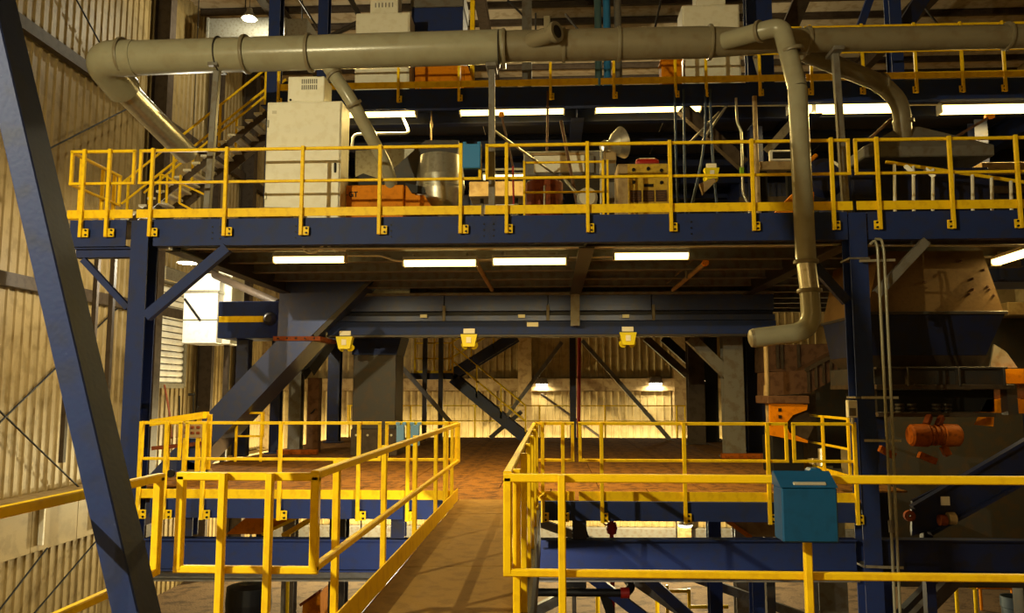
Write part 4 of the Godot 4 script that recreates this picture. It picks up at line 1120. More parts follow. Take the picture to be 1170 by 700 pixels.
		solo("hanging_hose", h[7], "hose", geo().tube(rounded(q, 0.6), 0.024, 8), M.hose)
	emergency_light("yellow emergency light behind the upper deck's rail between hanging hoses", Vector3(3.035, 10.167, -14.75), 0.74)
	solo("bracket", "tan folded bracket below the emergency light among the hoses", "bracket", geo().slab([Vector2(2.795, 10.073), Vector2(2.855, 9.871), Vector2(3.105, 10.119), Vector2(3.074, 10.187)], -14.68, -14.78), M.tan_steel)
	brace("brown angled steel beam falling from the top deck past the hoses", Vector3(2.62, 11.794, -15.5), Vector3(3.795, 10.627, -15.5), 0.2, 0.22, M.brown_steel)
	for s in [[Vector3(2.926, 10.991, -15.2), Vector3(3.49, 11.811, -15.2), "thin slanted tie crossing the brown angled beam"], [Vector3(2.707, 11.026, -15.3), Vector3(3.337, 11.672, -15.3), "second thin slanted tie beside the brown angled beam"]]:
		solo("tie_rod", s[2], "rod", geo().tube([s[0], s[1]], 0.025, 8), M.grey_steel)
	for s in [[[Vector3(3.574, 11.801, -14.9), Vector3(3.576, 11.316, -14.9), Vector3(3.653, 11.142, -14.9), Vector3(3.648, 9.911, -14.9), Vector3(3.756, 9.69, -14.9), Vector3(3.744, 8.801, -14.9)], 0.025, "galvanized", "bent pale conduit running down to the upper deck beside the green tag"], [[Vector3(3.923, 11.83, -14.9), Vector3(3.922, 10.794, -14.9), Vector3(3.939, 8.8, -14.9)], 0.045, "tan_steel", "tan upright pipe between bent conduit and dropping duct"]]:
		solo("conduit", s[3], "pipe", geo().tube(rounded(s[0], 0.15), s[1], 10), M[s[2]])
	solo("green_tag", "small green tag fixed on the bent pale conduit", "tag", slab_box(3.595, 3.669, 10.257, 10.427, 14.855, 0.03, 0.002), plain(Color(0.45, 0.62, 0.10), 0.6))
	solo("orange_cover", "small orange cover lying on the deck by the bent conduit", "cover", geo().frustum(Vector3(2.958, y, -12.5), Vector2(0.11, 0.1), Vector3(2.972, y + 0.1, -12.5), Vector2(0.07, 0.06)), M.orange)
	# machine parts seen round the dropping duct
	machine_beam("brownish beam of a machine seen behind the dropping duct", slab_box(4.005, 4.729, 10.414, 10.577, 15, 0.4))
	var wf := thing("window_frame_part", "white framed sight window above the brownish machine beam", "sight window", Vector3(4.452, 10.576, -15))
	part(wf, "frame", slab_box(4.209, 4.785, 10.594, 10.801, 15.02, 0.1), M.cream)
	part(wf, "pane", slab_box(4.258, 4.736, 10.629, 10.766, 15.0, 0.03), M.black)
	solo("orange_guard", "orange triangular guard plate leaning behind the dropping duct", "guard", geo().slab([Vector2(3.376, 8.789), Vector2(4.025, 9.472), Vector2(4.337, 9.468), Vector2(4.309, 8.78)], -13.0, -13.3), M.orange)
	brace("shiny slanted strut rising behind the dropping duct under the top deck", Vector3(4.276, 10.917, -15.6), Vector3(4.831, 11.537, -15.6), 0.1, 0.16, M.galvanized)
	var gm := thing("gear_motor", "dark gear motor with brass coloured valve beside the dropping duct", "motor", Vector3(4.74, 9.34, -13.8))
	part(gm, "body", geo().lathe(Vector3(4.832, 9.939, -14), Vector3(0, 0, 1), [[0.0, -0.4], [0.33, -0.4], [0.36, -0.3], [0.36, 0.1], [0.26, 0.2], [0.0, 0.22]], 28), M.blue_dark)
	part(gm, "stand", geo().box(Vector3(4.85, y + 0.2, -14.1), Vector3(0.5, 0.4, 0.5), Basis.IDENTITY, 0.01), M.blue_dark)
	part(gm, "valve", geo().tube([Vector3(4.468, 10.146, -13.6), Vector3(4.607, 10.268, -13.6)], 0.035, 10), M.orange)
	for s in [[Vector3(5.899, 10.836, -14.6), Vector3(6.332, 11.231, -14.6), "thin slanted angle iron over the olive hood's shoulder"], [Vector3(7.487, 10.876, -14.8), Vector3(8.182, 11.286, -14.8), "thin slanted angle iron rising from the hood to the top deck"]]:
		solo("angle_iron", s[2], "strut", geo().bar(s[0], s[1], 0.05, 0.05), M.rusty_brown)
	solo("orange_lamp_cover", "small orange cover at the slanted angle iron's head near the last long light", "cover", slab_box(8.17, 8.33, 11.302, 11.37, 14.8, 0.1), M.orange)
	machine_beam("tan beam of a machine past the hood behind the laid ladder", slab_box(8.138, 9.862, 10.363, 10.498, 15, 0.4))
	# the laid ladder
	var ld := thing("ladder", "ladder with yellow side rails and pale rungs laid on edge along the deck", "ladder", Vector3(6.514, 9.111, -12.9))
	var la := Vector3(5.475, 9.925, -12.9)
	var lb := Vector3(8.183, 9.466, -12.9)
	part(ld, "side_rail", geo().bar(la, lb, 0.03, 0.05), M.yellow)
	part(ld, "side_rail", geo().bar(Vector3(la.x + 0.05, y + 0.03, -12.7), Vector3(lb.x, y + 0.03, -12.7), 0.03, 0.06), M.yellow)
	for q in [[Vector3(5.603, 9.873, -12.88), Vector3(5.488, 9.077, -12.7)], [Vector3(5.901, 9.839, -12.88), Vector3(5.781, 9.073, -12.7)], [Vector3(6.211, 9.791, -12.88), Vector3(6.074, 9.07, -12.7)], [Vector3(6.519, 9.729, -12.88), Vector3(6.386, 9.067, -12.7)], [Vector3(6.827, 9.681, -12.88), Vector3(6.698, 9.063, -12.7)], [Vector3(7.128, 9.633, -12.88), Vector3(6.995, 9.06, -12.7)], [Vector3(7.426, 9.571, -12.88), Vector3(7.292, 9.056, -12.7)], [Vector3(7.738, 9.524, -12.88), Vector3(7.601, 9.053, -12.7)]]:
		part(ld, "rung", geo().tube([q[0], Vector3(q[1].x, y + 0.04, -12.7)], 0.026, 10), M.cream)
	for q in [[Vector3(5.77, 9.856, -12.88), Vector3(5.891, 9.671, -12.8)], [Vector3(6.086, 9.793, -12.88), Vector3(6.193, 9.638, -12.8)]]:
		part(ld, "hook", geo().bar(q[0], q[1], 0.03, 0.07), M.plate)
	# stair by the side wall
	var s0 := Vector3(-9.371, 9.803, -17)
	var s1 := Vector3(-6.113, 12.456, -17)
	var ms := metal_stair("metal stair with yellow hand rails climbing behind the white cabinet", s0, s1, 0.9, 17, M.cream, M.brown_steel)
	part(ms, "landing", geo().box(s0 + Vector3(-0.55, 0.0, 0), Vector3(1.2, 0.06, 1.1), Basis.IDENTITY, 0.006), M.galvanized)
	for k2 in [[-1.0, -0.45], [-1.0, 0.45], [-0.1, -0.45], [-0.1, 0.45]]:
		var q3: Vector3 = s0 + Vector3(k2[0], 0, k2[1])
		part(ms, "landing_leg", geo().bar(Vector3(q3.x, 4.7, q3.z), q3, 0.1, 0.1, Vector3.RIGHT), M.brown_steel)
	part(ms, "upper_landing", geo().box(s1 + Vector3(0.6, 0.0, 0), Vector3(1.3, 0.06, 1.1), Basis.IDENTITY, 0.006), M.galvanized)
	for q4 in [Vector3(-8.449, 10.247, -16.4), Vector3(-8.294, 10.245, -16.4), Vector3(-8.004, 10.242, -16.4)]:
		part(ms, "gate_post", geo().bar(q4, q4 + Vector3(0, 0.62, 0), 0.04, 0.04, Vector3.RIGHT), M.yellow)
	part(ms, "gate_bar", geo().tube([Vector3(-8.482, 10.907, -16.4), Vector3(-7.334, 10.369, -16.4)], 0.022, 8), M.yellow)
	part(ms, "gate_bar", geo().tube([Vector3(-8.004, 10.242, -16.4), Vector3(-7.55, 10.006, -16.4)], 0.022, 8), M.yellow)
	# added dark boxes that stand in for the unlit depth of the upper deck
	for q5 in [[-5.491, -0.919, 21.0, 2.7, "added dark navy backdrop box behind the shiny chute"], [-0.73, 5.179, 22.5, 2.6, "added dark navy backdrop box behind the mustard control cabinet and hoses"], [4.945, 8.638, 20.5, 2.8, "added dark navy backdrop box behind the dropping duct"], [9.688, 14.036, 19.5, 2.75, "added dark navy backdrop box past the olive hood"]]:
		var t2 := thing("dark_backdrop", q5[4], "machine", Vector3((q5[0] + q5[1]) / 2, y, -q5[2]))
		part(t2, "casing", slab_box(q5[0], q5[1], y, y + q5[3], q5[2], 1.5, 0.03), M.blue_dark)
		for i in 5:
			var rx: float = lerpf(q5[0] + 0.1, q5[1] - 0.1, i / 4.0)
			part(t2, "rib", geo().box(Vector3(rx, y + q5[3] / 2, -q5[2] + 0.05), Vector3(0.09, q5[3] - 0.1, 0.12)), M.blue_dark)
		part(t2, "rim", slab_box(q5[0] - 0.05, q5[1] + 0.05, y + q5[3] - 0.6, y + q5[3] - 0.42, q5[2] - 0.14, 0.16), M.brown_steel)


# a shallow box with two hooks, hung over a rail at the point top
func rail_box(label: String, top: Vector3, s: Vector3, mat: Material) -> void:
	var t := thing("hook_box", label, "box", top - Vector3(0, s.y, 0))
	part(t, "body", geo().box(top - Vector3(0, s.y / 2, -0.04), s, Basis.IDENTITY, 0.012), mat)
	for k in [-0.4, 0.4]:
		part(t, "hook", geo().box(top + Vector3(s.x * k, 0.015, 0.0), Vector3(0.05, 0.045, s.z + 0.04), Basis.IDENTITY, 0.006), mat)


# a machine's cross beam on two stout legs
func machine_beam(label: String, g: Geo) -> void:
	var lo := g.v[0]
	var hi := g.v[0]
	for q in g.v:
		lo = lo.min(q)
		hi = hi.max(q)
	var t := thing("machine_beam", label, "beam", Vector3((lo.x + hi.x) / 2, MID_DECK, (lo.z + hi.z) / 2))
	part(t, "cross_beam", g, M.tan_steel)
	for x in [lo.x + 0.1, hi.x - 0.1]:
		part(t, "leg", geo().box(Vector3(x, (MID_DECK + lo.y) / 2, (lo.z + hi.z) / 2), Vector3(0.14, lo.y - MID_DECK, 0.14)), M.black)


func build_top_machines() -> void:
	var y := TOP_DECK
	for q in [[-4.133, -2.968, 14.241, -3.854, -3.245, "white cabinet with smaller unit on top, behind the large duct next to a navy box"], [2.773, 3.962, 14.243, 3.087, 3.707, "white cabinet on the top deck next to the wide blue roof column"]]:
		var c := thing("electrical_cabinet", q[5], "cabinet", Vector3((q[0] + q[1]) / 2, y, -16))
		part(c, "body", slab_box(q[0], q[1], y + 0.05, q[2], 16, 0.6, 0.015), M.cream)
		part(c, "plinth", slab_box(q[0] + 0.03, q[1] - 0.03, y, y + 0.05, 16.04, 0.5), M.dark_steel)
		part(c, "door", slab_box(q[0] + 0.03, q[1] - 0.03, y + 0.1, q[2] - 0.05, 15.98, 0.03, 0.006), M.cream)
		part(c, "cooling_unit", slab_box(q[3], q[4], q[2], q[2] + 0.6, 16.1, 0.4, 0.015), M.cream)
		for i in 6:
			part(c, "slot", geo().box(Vector3(lerpf(q[3] + 0.12, q[4] - 0.12, i / 5.0), q[2] + 0.22, -16.095), Vector3(0.02, 0.1, 0.012)), M.grey_steel)
	var nb := thing("machine_housing", "navy box machine with grey lid beside the first white cabinet on the top deck", "machine", Vector3(-2.524, y, -17))
	part(nb, "casing", slab_box(-3.122, -1.948, y, 14.847, 17, 1.0, 0.02), M.blue)
	part(nb, "lid", slab_box(-3.142, -1.928, 14.847, 15.264, 16.98, 1.05, 0.02), M.grey_steel)
	solo("yellow_post", "yellow upright post beside the navy box on the top deck", "post", geo().bar(Vector3(-1.689, y, -16.6), Vector3(-1.689, 15.6, -16.6), 0.1, 0.1, Vector3.RIGHT, 0.01), M.yellow)
	var om := thing("orange_machine", "orange machine frame on the top deck seen below the large duct", "machine", Vector3(-2.298, y, -16.2))
	part(om, "body", slab_box(-2.901, -1.829, y, 13.164, 16.3, 0.8, 0.015), M.orange)
	part(om, "lip", slab_box(-2.901, -1.81, y + 0.08, y + 0.14, 16.2, 0.15, 0.004), M.rust)
	part(om, "slanted_end", geo().slab([Vector2(-1.828, 12.706), Vector2(-1.83, 13.152), Vector2(-1.755, 13.15), Vector2(-1.622, 12.702)], -16.3, -17.0), M.orange)
	for px in [-2.827, -2.752]:
		part(om, "guide_rod", geo().tube([Vector3(px, y, -16.14), Vector3(px, y + 0.5, -16.14)], 0.016, 8), M.galvanized)
	var ob := thing("orange_box", "bright orange square box on the top deck beside the second white cabinet", "box", Vector3(2.494, y, -15.8))
	part(ob, "body", slab_box(2.298, 2.708, y, 12.965, 15.8, 0.4, 0.015), M.orange)
	part(ob, "lid", slab_box(2.28, 2.726, 12.965, 13.002, 15.78, 0.44, 0.008), M.orange)
	var sm := thing("round_motor", "pale domed motor on the top deck's edge before the rear rail", "motor", Vector3(1.544, y, -15.6))
	part(sm, "dome", geo().lathe(Vector3(1.526, y, -15.7), Vector3.UP, [[0.0, 0.0], [0.14, 0.0], [0.14, 0.1], [0.11, 0.2], [0.05, 0.25], [0.0, 0.26]], 20), M.plate)
	part(sm, "shaft", geo().tube([Vector3(1.633, y + 0.13, -15.7), Vector3(2.198, y + 0.13, -15.7)], 0.025, 8), M.galvanized)
	var of := thing("orange_machine", "orange slotted frame on the top deck next to the wide blue roof column", "machine", Vector3(4.811, y, -16.6))
	for i in 3:
		part(of, "cross_bar", slab_box(4.515, 5.64, y + 0.06 + i * 0.16, y + 0.13 + i * 0.16, 16.6, 0.3, 0.006), M.orange)
	for px in [4.571, 4.959, 5.566]:
		part(of, "upright", geo().box(Vector3(px, y + 0.26, -16.75), Vector3(0.06, 0.52, 0.2)), M.rust)
	solo("leaning_bar", "pale bar leaning on the rail beside the wide blue roof column", "bar", geo().bar(Vector3(4.055, 12.806, -15.3), Vector3(4.219, 12.084, -15.3), 0.05, 0.07), M.plate)
	# bars and struts before the roof
	solo("grey_mast", "grey steel mast between two roof purlins beside the slanted stub", "mast", geo().hbeam(Vector3(-0.565, y, -19), Vector3(-0.565, 18.3, -19), 0.24, 0.24, Vector3.BACK), M.grey_steel)
	for q in [[1.21, "teal_grey", "dull teal pipe with an orange clip rising past the roof purlins"], [1.428, "blue", "bright blue pipe rising past the roof purlins"], [1.702, "grey", "slim grey pipe rising beside the bright blue pipe"]]:
		var m: Material = {"teal_grey": plain(Color(0.25, 0.36, 0.38), 0.5), "blue": M.sky_blue, "grey": M.grey_steel}[q[1]]
		solo("service_pipe", q[2], "pipe", geo().tube([Vector3(q[0], y, -19.0), Vector3(q[0], 18.9, -19.0)], 0.09, 10), m)
	for q in [[Vector3(-1.105, 16.521, -20), Vector3(-0.503, 15.875, -20), 0.03, "thin slanted tie under the roof beside the grey mast"], [Vector3(-7.444, 17.821, -22), Vector3(-6.569, 16.449, -22), 0.03, "thin dark cable falling between two roof columns"], [Vector3(3.244, 17.546, -22), Vector3(3.024, 16.547, -22), 0.03, "thin dark cable falling beside the second white cabinet"], [Vector3(0.253, 12.137, -12), Vector3(0.471, 11.842, -12), 0.02, "short pale rod slanting beside the slanted stub"], [Vector3(9.972, 16.804, -21), Vector3(10.613, 15.846, -21), 0.03, "thin slanted tie past the crossed roof column"], [Vector3(-5.251, 16.489, -18), Vector3(-4.127, 14.314, -16.3), 0.06, "thick slanted pipe over the roof column beside the first cabinet"], [Vector3(-4.163, 14.175, -16.3), Vector3(-5.334, 14.65, -18), 0.06, "short slanted pipe end behind the first white cabinet"], [Vector3(-0.218, 12.163, -12), Vector3(-0.219, 11.829, -12), 0.015, "thin rod standing up behind the duct stub"]]:
		solo("tie_rod", q[3], "rod", geo().tube([q[0], q[1]], q[2], 8), M.dark_steel)
	# lit sheet metal boxes by the side wall
	for q in [[-11.051, -9.006, 17.565, 18.215, 24.0, "pale sheet metal duct box high by the side wall under the roof"], [-7.783, -7.128, 16.468, 17.142, 22.0, "pale square duct box between two blue roof columns"]]:
		var t := thing("sheet_metal_box", q[5], "duct", Vector3((q[0] + q[1]) / 2, q[2], -q[4]))
		part(t, "body", slab_box(q[0], q[1], q[2], q[3], q[4], 1.0, 0.02), M.galvanized)
		part(t, "seam", slab_box(q[0] - 0.03, q[0] + 0.05, q[2] - 0.02, q[3] + 0.02, q[4] - 0.03, 0.1), M.galvanized)
		part(t, "hanger", geo().tube([Vector3((q[0] + q[1]) / 2, q[3], -q[4] - 0.5), Vector3((q[0] + q[1]) / 2, 19.2, -q[4] - 0.5)], 0.02, 6), M.dark_steel)


func build_under_machines() -> void:
	# the big slanted chute
	var c := thing("slanted_chute", "large blue steel chute bending down to the lower deck beneath the first tube light", "chute", Vector3(-8.206, 4.66, -17.4))
	part(c, "head", geo().slab([Vector2(-6.016, 9.095), Vector2(-3.629, 9.076), Vector2(-5.296, 7.409), Vector2(-6.041, 7.412)], -17.2, -18.4), M.chute_steel)
	part(c, "neck_flange", geo().slab([Vector2(-6.122, 7.409), Vector2(-5.066, 7.405), Vector2(-5.063, 7.309), Vector2(-6.118, 7.312)], -17.15, -18.45), M.rust)
	part(c, "leg_duct", geo().slab([Vector2(-6.058, 7.315), Vector2(-5.254, 7.312), Vector2(-9.076, 3.231), Vector2(-9.877, 3.225)], -17.2, -18.3), M.chute_steel)
	part(c, "edge_angle", geo().bar(Vector3(-3.547, 9.091, -17.18), Vector3(-5.192, 7.407, -17.18), 0.05, 0.1), M.dark_steel)
	for i in 5:
		part(c, "bolt", geo().tube([Vector3(-6.002, 7.36, -17.15) + Vector3(i * 0.2, 0, 0), Vector3(-6.002, 7.36, -17.15) + Vector3(i * 0.2, 0, 0.04)], 0.018, 6), M.bolt)
	var gp := thing("guide_plate", "grey riveted plate between the slanted chute's head and the long conveyor", "plate", Vector3(-3.622, 8.431, -18))
	part(gp, "sheet", geo().slab([Vector2(-3.901, 9.155), Vector2(-3.319, 9.151), Vector2(-3.309, 8.445), Vector2(-4.429, 8.452)], -18.3, -18.36), M.galvanized)
	for i in 5:
		part(gp, "rivet", geo().lathe(Vector3(-3.36, 9.089, -18.3) - Vector3(0, i * 0.14, 0), Vector3.BACK, [[0.014, 0.0], [0.012, 0.01], [0.0, 0.014]], 8), M.plate)
	# long conveyor
	var v := thing("conveyor", "long blue conveyor frame spanning under the upper deck with yellow lights below", "conveyor", Vector3(0.205, 7.486, -18))
	var seams: Array = [-5.05, -2.462, -0.069, 2.292, 5.051]
	for i in 4:
		part(v, "side_panel", slab_box(seams[i] + 0.006, seams[i + 1] - 0.006, 8.037, 8.429, 18.1, 1.2, 0.01), M.chute_steel)
	part(v, "top_lip", slab_box(seams[0], seams[4], 8.399, 8.459, 18.02, 1.3, 0.004), M.grey_steel)
	part(v, "inner_web", slab_box(seams[0], seams[4], 7.806, 8.047, 18.24, 1.0, 0.0), M.blue_dark)
	part(v, "slide_rail", slab_box(seams[0], seams[4], 7.806, 7.936, 18.06, 0.14, 0.006), M.chute_steel)
	part(v, "main_beam", slab_box(seams[0] - 0.1, seams[4], 7.486, 7.796, 18.0, 0.3, 0.01), M.blue)
	part(v, "bottom_flange", slab_box(seams[0] - 0.1, seams[4], 7.437, 7.486, 17.95, 0.4, 0.003), M.dark_steel)
	for q in [[-0.55, -0.291, 7.668, 7.768], [-3.005, -2.843, 7.879, 7.96], [-0.75, -0.59, 7.869, 7.949], [1.616, 1.774, 7.858, 7.938]]:
		part(v, "type_plate", slab_box(q[0], q[1], q[2], q[3], 17.985, 0.02, 0.003), M.plate)
	for px in [-2.46, -0.07, 2.328]:
		part(v, "clamp", geo().box(Vector3(px, 7.986, -18.05), Vector3(0.07, 0.36, 0.06), Basis.IDENTITY, 0.006), M.grey_steel)
	var vt := thing("conveyor_tail", "blue conveyor tail with yellow stripe between slanted chute and white duct box", "conveyor", Vector3(-7.135, 7.457, -18.4))
	part(vt, "side_panel", slab_box(-7.914, -6.412, 7.457, 8.333, 18.4, 1.2, 0.01), M.blue)
	part(vt, "stripe", slab_box(-7.884, -6.805, 7.831, 7.977, 18.38, 0.03, 0.004), M.yellow)
	part(vt, "bearing", geo().lathe(Vector3(-6.651, 7.909, -18.36), Vector3.BACK, [[0.0, 0.1], [0.08, 0.1], [0.12, 0.06], [0.16, 0.0], [0.16, -0.05]], 16), M.dark_steel)
	part(vt, "leg", slab_box(-7.603, -7.301, LOW_DECK, 7.457, 18.8, 0.26, 0.01), M.blue_dark)
	# hanging post between conveyor and girder
	solo("hanger_post", "grey steel hanger post from the upper deck's girder down to the long conveyor", "post", geo().hbeam(Vector3(0.537, 7.663, -17.75), Vector3(0.544, MID_DECK - 0.46, -17.75), 0.2, 0.2, Vector3.BACK), M.grey_steel)
	emergency_light("yellow emergency light under the conveyor's end next to the slanted chute", Vector3(-4.728, 7.168, -17.96), 1.0)
	emergency_light("yellow emergency light under the conveyor's middle before the far stair's rails", Vector3(-1.866, 7.211, -17.96), 1.0)
	emergency_light("yellow emergency light under the conveyor past the hanger post", Vector3(1.73, 7.24, -17.96), 1.0)
	# upright chute
	var u := thing("upright_chute", "upright dark steel chute with bolted foot on the lower deck", "chute", Vector3(-4.312, 4.588, -19.4))
	part(u, "body", slab_box(-4.885, -3.821, 5.284, 7.103, 19.4, 1.0, 0.012), M.dark_steel)
	part(u, "collar", geo().slab([Vector2(-4.923, 7.104), Vector2(-3.81, 7.101), Vector2(-3.686, 7.555), Vector2(-4.933, 7.559)], -19.38, -20.4), M.blue)
	part(u, "foot", slab_box(-4.891, -3.749, LOW_DECK, 5.287, 19.3, 1.1, 0.012), M.brown_steel)
	for px in [-4.752, -4.472, -4.171, -3.892]:
		part(u, "bolt_head", geo().lathe(Vector3(px, 5.142, -19.3), Vector3.BACK, [[0.03, 0.0], [0.03, 0.02], [0.0, 0.024]], 6), M.plate)
	# pipe brackets hanging from the deck
	for q in [[Vector3(-1.372, 8.561, -14.2), Vector3(-1.293, 8.415, -17.2), "slanted pale pipe stub hanging between the middle tube lights", false], [Vector3(2.772, 8.495, -14.2), Vector3(2.679, 8.416, -17.4), "slanted pipe bracket frame hanging beside the last tube light", true]]:
		var t := thing("pipe_bracket", q[2], "bracket", q[0])
		part(t, "arm", geo().tube([q[0], q[1]], 0.045, 10), M.tan_steel)
		part(t, "hanger", geo().tube([q[0] + Vector3(0, 0, 0), Vector3(q[0].x, MID_DECK - 0.04, q[0].z)], 0.015, 6), M.galvanized)
		part(t, "end_cap", geo().lathe(q[0], q[0] - q[1], [[0.0, 0.05], [0.06, 0.04], [0.06, -0.05], [0.045, -0.05]], 12), M.orange)
		if q[3]:
			part(t, "upper_arm", geo().tube([Vector3(2.684, 8.687, -14.2), Vector3(2.548, 8.572, -17.4)], 0.03, 8), M.grey_steel)
			part(t, "spacer", geo().tube([Vector3(2.669, 8.689, -15.6), Vector3(2.663, 8.411, -15.6)], 0.025, 8), M.grey_steel)
	# red sprinkler pipe beside the slim column
	solo("red_pipe", "thin red pipe with couplings beside the slim navy column", "pipe", geo().tube([Vector3(0.927, 7.997, -26), Vector3(0.869, 4.708, -26)], 0.06, 10), M.red)
	# lower deck, right-hand machines
	var pc := thing("upright_conduit", "pale upright conduit on the lower deck beside the brown trough conveyor", "pipe", Vector3(4.243, 5.293, -16))
	part(pc, "pipe", geo().tube([Vector3(4.272, LOW_DECK, -16), Vector3(4.272, 7.154, -16)], 0.05, 12), M.tan_steel)
	part(pc, "coupling", geo().tube([Vector3(4.252, 6.062, -16), Vector3(4.261, 6.321, -16)], 0.06, 12), M.tan_steel)
	var tr := thing("trough_conveyor", "brown dusty trough conveyor climbing towards the conduit column", "conveyor", Vector3(5.227, 6.145, -17))
	part(tr, "trough_side", geo().slab([Vector2(4.573, 6.604), Vector2(5.337, 6.639), Vector2(6.114, 7.061), Vector2(6.092, 6.547), Vector2(5.409, 6.163), Vector2(4.556, 6.109)], -17, -17.9), M.rusty_brown)
	part(tr, "lip", geo().bar(Vector3(5.327, 6.639, -16.97), Vector3(6.121, 7.059, -16.97), 0.08, 0.08), M.brown_steel)
	for i in 5:
		var q2 := Vector3(5.39, 6.401, -16.97).lerp(Vector3(6.018, 6.766, -16.97), i / 4.0)
		part(tr, "rib", geo().box(q2, Vector3(0.05, 0.42, 0.06)), M.brown_steel)
	part(tr, "support", geo().box(Vector3(5.145, LOW_DECK + 0.6, -17.4), Vector3(0.5, 1.2, 0.3), Basis.IDENTITY, 0.01), M.brown_steel)
	var th := thing("feed_hopper", "tan sheet hopper behind the brown trough conveyor", "hopper", Vector3(5.742, 6.741, -18.6))
	part(th, "shell", geo().slab([Vector2(5.065, 7.268), Vector2(6.736, 7.303), Vector2(6.718, 6.9), Vector2(5.799, 6.661), Vector2(5.044, 6.662)], -18.6, -20), M.rusty_brown)
	for px in [5.217, 5.316, 5.694]:
		part(th, "stiffener", geo().box(Vector3(px, 7.004, -18.58), Vector3(0.06, 0.55, 0.06)), M.brown_steel)
	part(th, "support", geo().box(Vector3(6.02, LOW_DECK + 0.95, -19.3), Vector3(0.4, 1.9, 0.4), Basis.IDENTITY, 0.01), M.brown_steel)
	var om := thing("orange_machine", "orange feeder with curved throat on the lower deck under the trough conveyor", "machine", Vector3(4.538, 5.246, -15.4))
	part(om, "side_plate", geo().slab([Vector2(4.156, 5.985), Vector2(4.858, 5.952), Vector2(4.838, 5.853), Vector2(4.573, 5.754), Vector2(4.437, 5.59), Vector2(4.496, 5.426), Vector2(4.832, 5.28), Vector2(4.83, 5.231), Vector2(4.135, 5.376)], -15.4, -15.5), M.orange)
	part(om, "throat", geo().slab([Vector2(4.603, 5.752), Vector2(4.465, 5.586), Vector2(4.525, 5.421), Vector2(4.864, 5.29), Vector2(4.988, 5.521), Vector2(4.901, 5.818)], -15.52, -16.1), M.brown_steel)
	part(om, "top", slab_box(4.098, 4.879, 5.97, 6.118, 15.35, 0.9, 0.01), M.rusty_brown)
	part(om, "stand", slab_box(4.22, 4.81, LOW_DECK, 5.338, 15.6, 0.7, 0.01), M.black)
	for i in 2:
		part(om, "marking", geo().box(Vector3(4.329, 5.853, -15.39) - Vector3(0, i * 0.13, 0), Vector3(0.06, 0.06, 0.01)), M.print)
	# blue things hung on the lower rail by the bridge
	rail_box("pale blue plastic pouch hooked on the lower rail next to the upright chute", Vector3(-2.175, 5.721, -11.5), Vector3(0.12, 0.3, 0.05), plain(Color(0.42, 0.60, 0.76), 0.4))
	rail_box("pale blue plastic pouch hooked on the lower rail towards the bridge", Vector3(-1.964, 5.721, -11.5), Vector3(0.13, 0.3, 0.05), plain(Color(0.42, 0.60, 0.76), 0.4))
	# side wall corner: white duct box, yellow cart
	var wd := thing("white_duct_box", "white sheet metal duct box by the roll-up door, brightly lit", "duct", Vector3(-9.465, 7.473, -21))
	part(wd, "lower_sheet", slab_box(-10.009, -9.061, 7.497, 8.883, 21, 1.1, 0.015), M.white)
	part(wd, "upper_sheet", slab_box(-9.955, -9.051, 8.907, 9.414, 21.06, 1.0, 0.015), M.white)
	part(wd, "seam", slab_box(-10.038, -9.038, 8.871, 8.943, 20.95, 1.2, 0.004), M.galvanized)
	part(wd, "seam", slab_box(-10.004, -9.056, 8.116, 8.151, 20.98, 1.1, 0.002), M.galvanized)
	part(wd, "side_duct", slab_box(-9.239, -8.842, 7.495, 9.569, 21.4, 0.9, 0.015), M.cream)
	part(wd, "stand", slab_box(-9.221, -9.07, 0.0, 7.52, 21.9, 0.12, 0.01), M.brown_steel)
	solo("strut_arm", "thin dark strut leaning across the white duct box", "rod", geo().bar(Vector3(-9.967, 8.713, -20.97), Vector3(-9.503, 8.113, -20.97), 0.05, 0.05), M.bolt)
	solo("duct_pipe", "dark sloping pipe over the white duct box under the deck", "pipe", geo().tube([Vector3(-9.436, 9.458, -21.3), Vector3(-6.678, 8.356, -19)], 0.1, 12), M.brown_steel)
	var y := LOW_DECK
	var k := thing("yellow_cart", "yellow wheeled trolley frame with control panel on the lower deck", "trolley", Vector3(-6.698, y, -14.4))
	part(k, "top_beam", geo().bar(Vector3(-7.384, 5.622, -14.4), Vector3(-6.369, 5.768, -14.4), 0.16, 0.12), M.yellow)
	part(k, "side_frame", geo().bar(Vector3(-7.64, 5.602, -14.9), Vector3(-6.522, 5.769, -14.9), 0.1, 0.1), M.yellow)
	for q3 in [Vector3(-7.039, 5.671, -14.4), Vector3(-6.712, 5.719, -14.4), Vector3(-6.467, 5.752, -14.4), Vector3(-6.445, 5.772, -14.8)]:
		part(k, "leg", geo().bar(Vector3(q3.x, y + 0.1, q3.z), q3, 0.07, 0.07, Vector3.RIGHT), M.yellow)
	part(k, "lower_bar", geo().bar(Vector3(-7.328, 5.161, -14.4), Vector3(-6.38, 5.259, -14.4), 0.06, 0.07), M.rust)
	part(k, "panel_board", slab_box(-6.868, -6.379, 5.359, 5.628, 14.32, 0.06, 0.008), M.tan_steel)
	for i in 4:
		for j in 2:
			part(k, "switch", geo().box(Vector3(-6.77 + i * 0.11, 5.549 - j * 0.1, -14.3), Vector3(0.06, 0.05, 0.03), Basis.IDENTITY, 0.006), M.rust)
	part(k, "bin", slab_box(-6.915, -6.519, y + 0.1, 5.332, 14.5, 0.5, 0.02), M.blue)
	for px in [-6.908, -6.291]:
		part(k, "wheel", geo().lathe(Vector3(px, y + 0.07, -14.3), Vector3.BACK, [[0.0, -0.03], [0.07, -0.03], [0.07, 0.03], [0.0, 0.03]], 14), M.black)
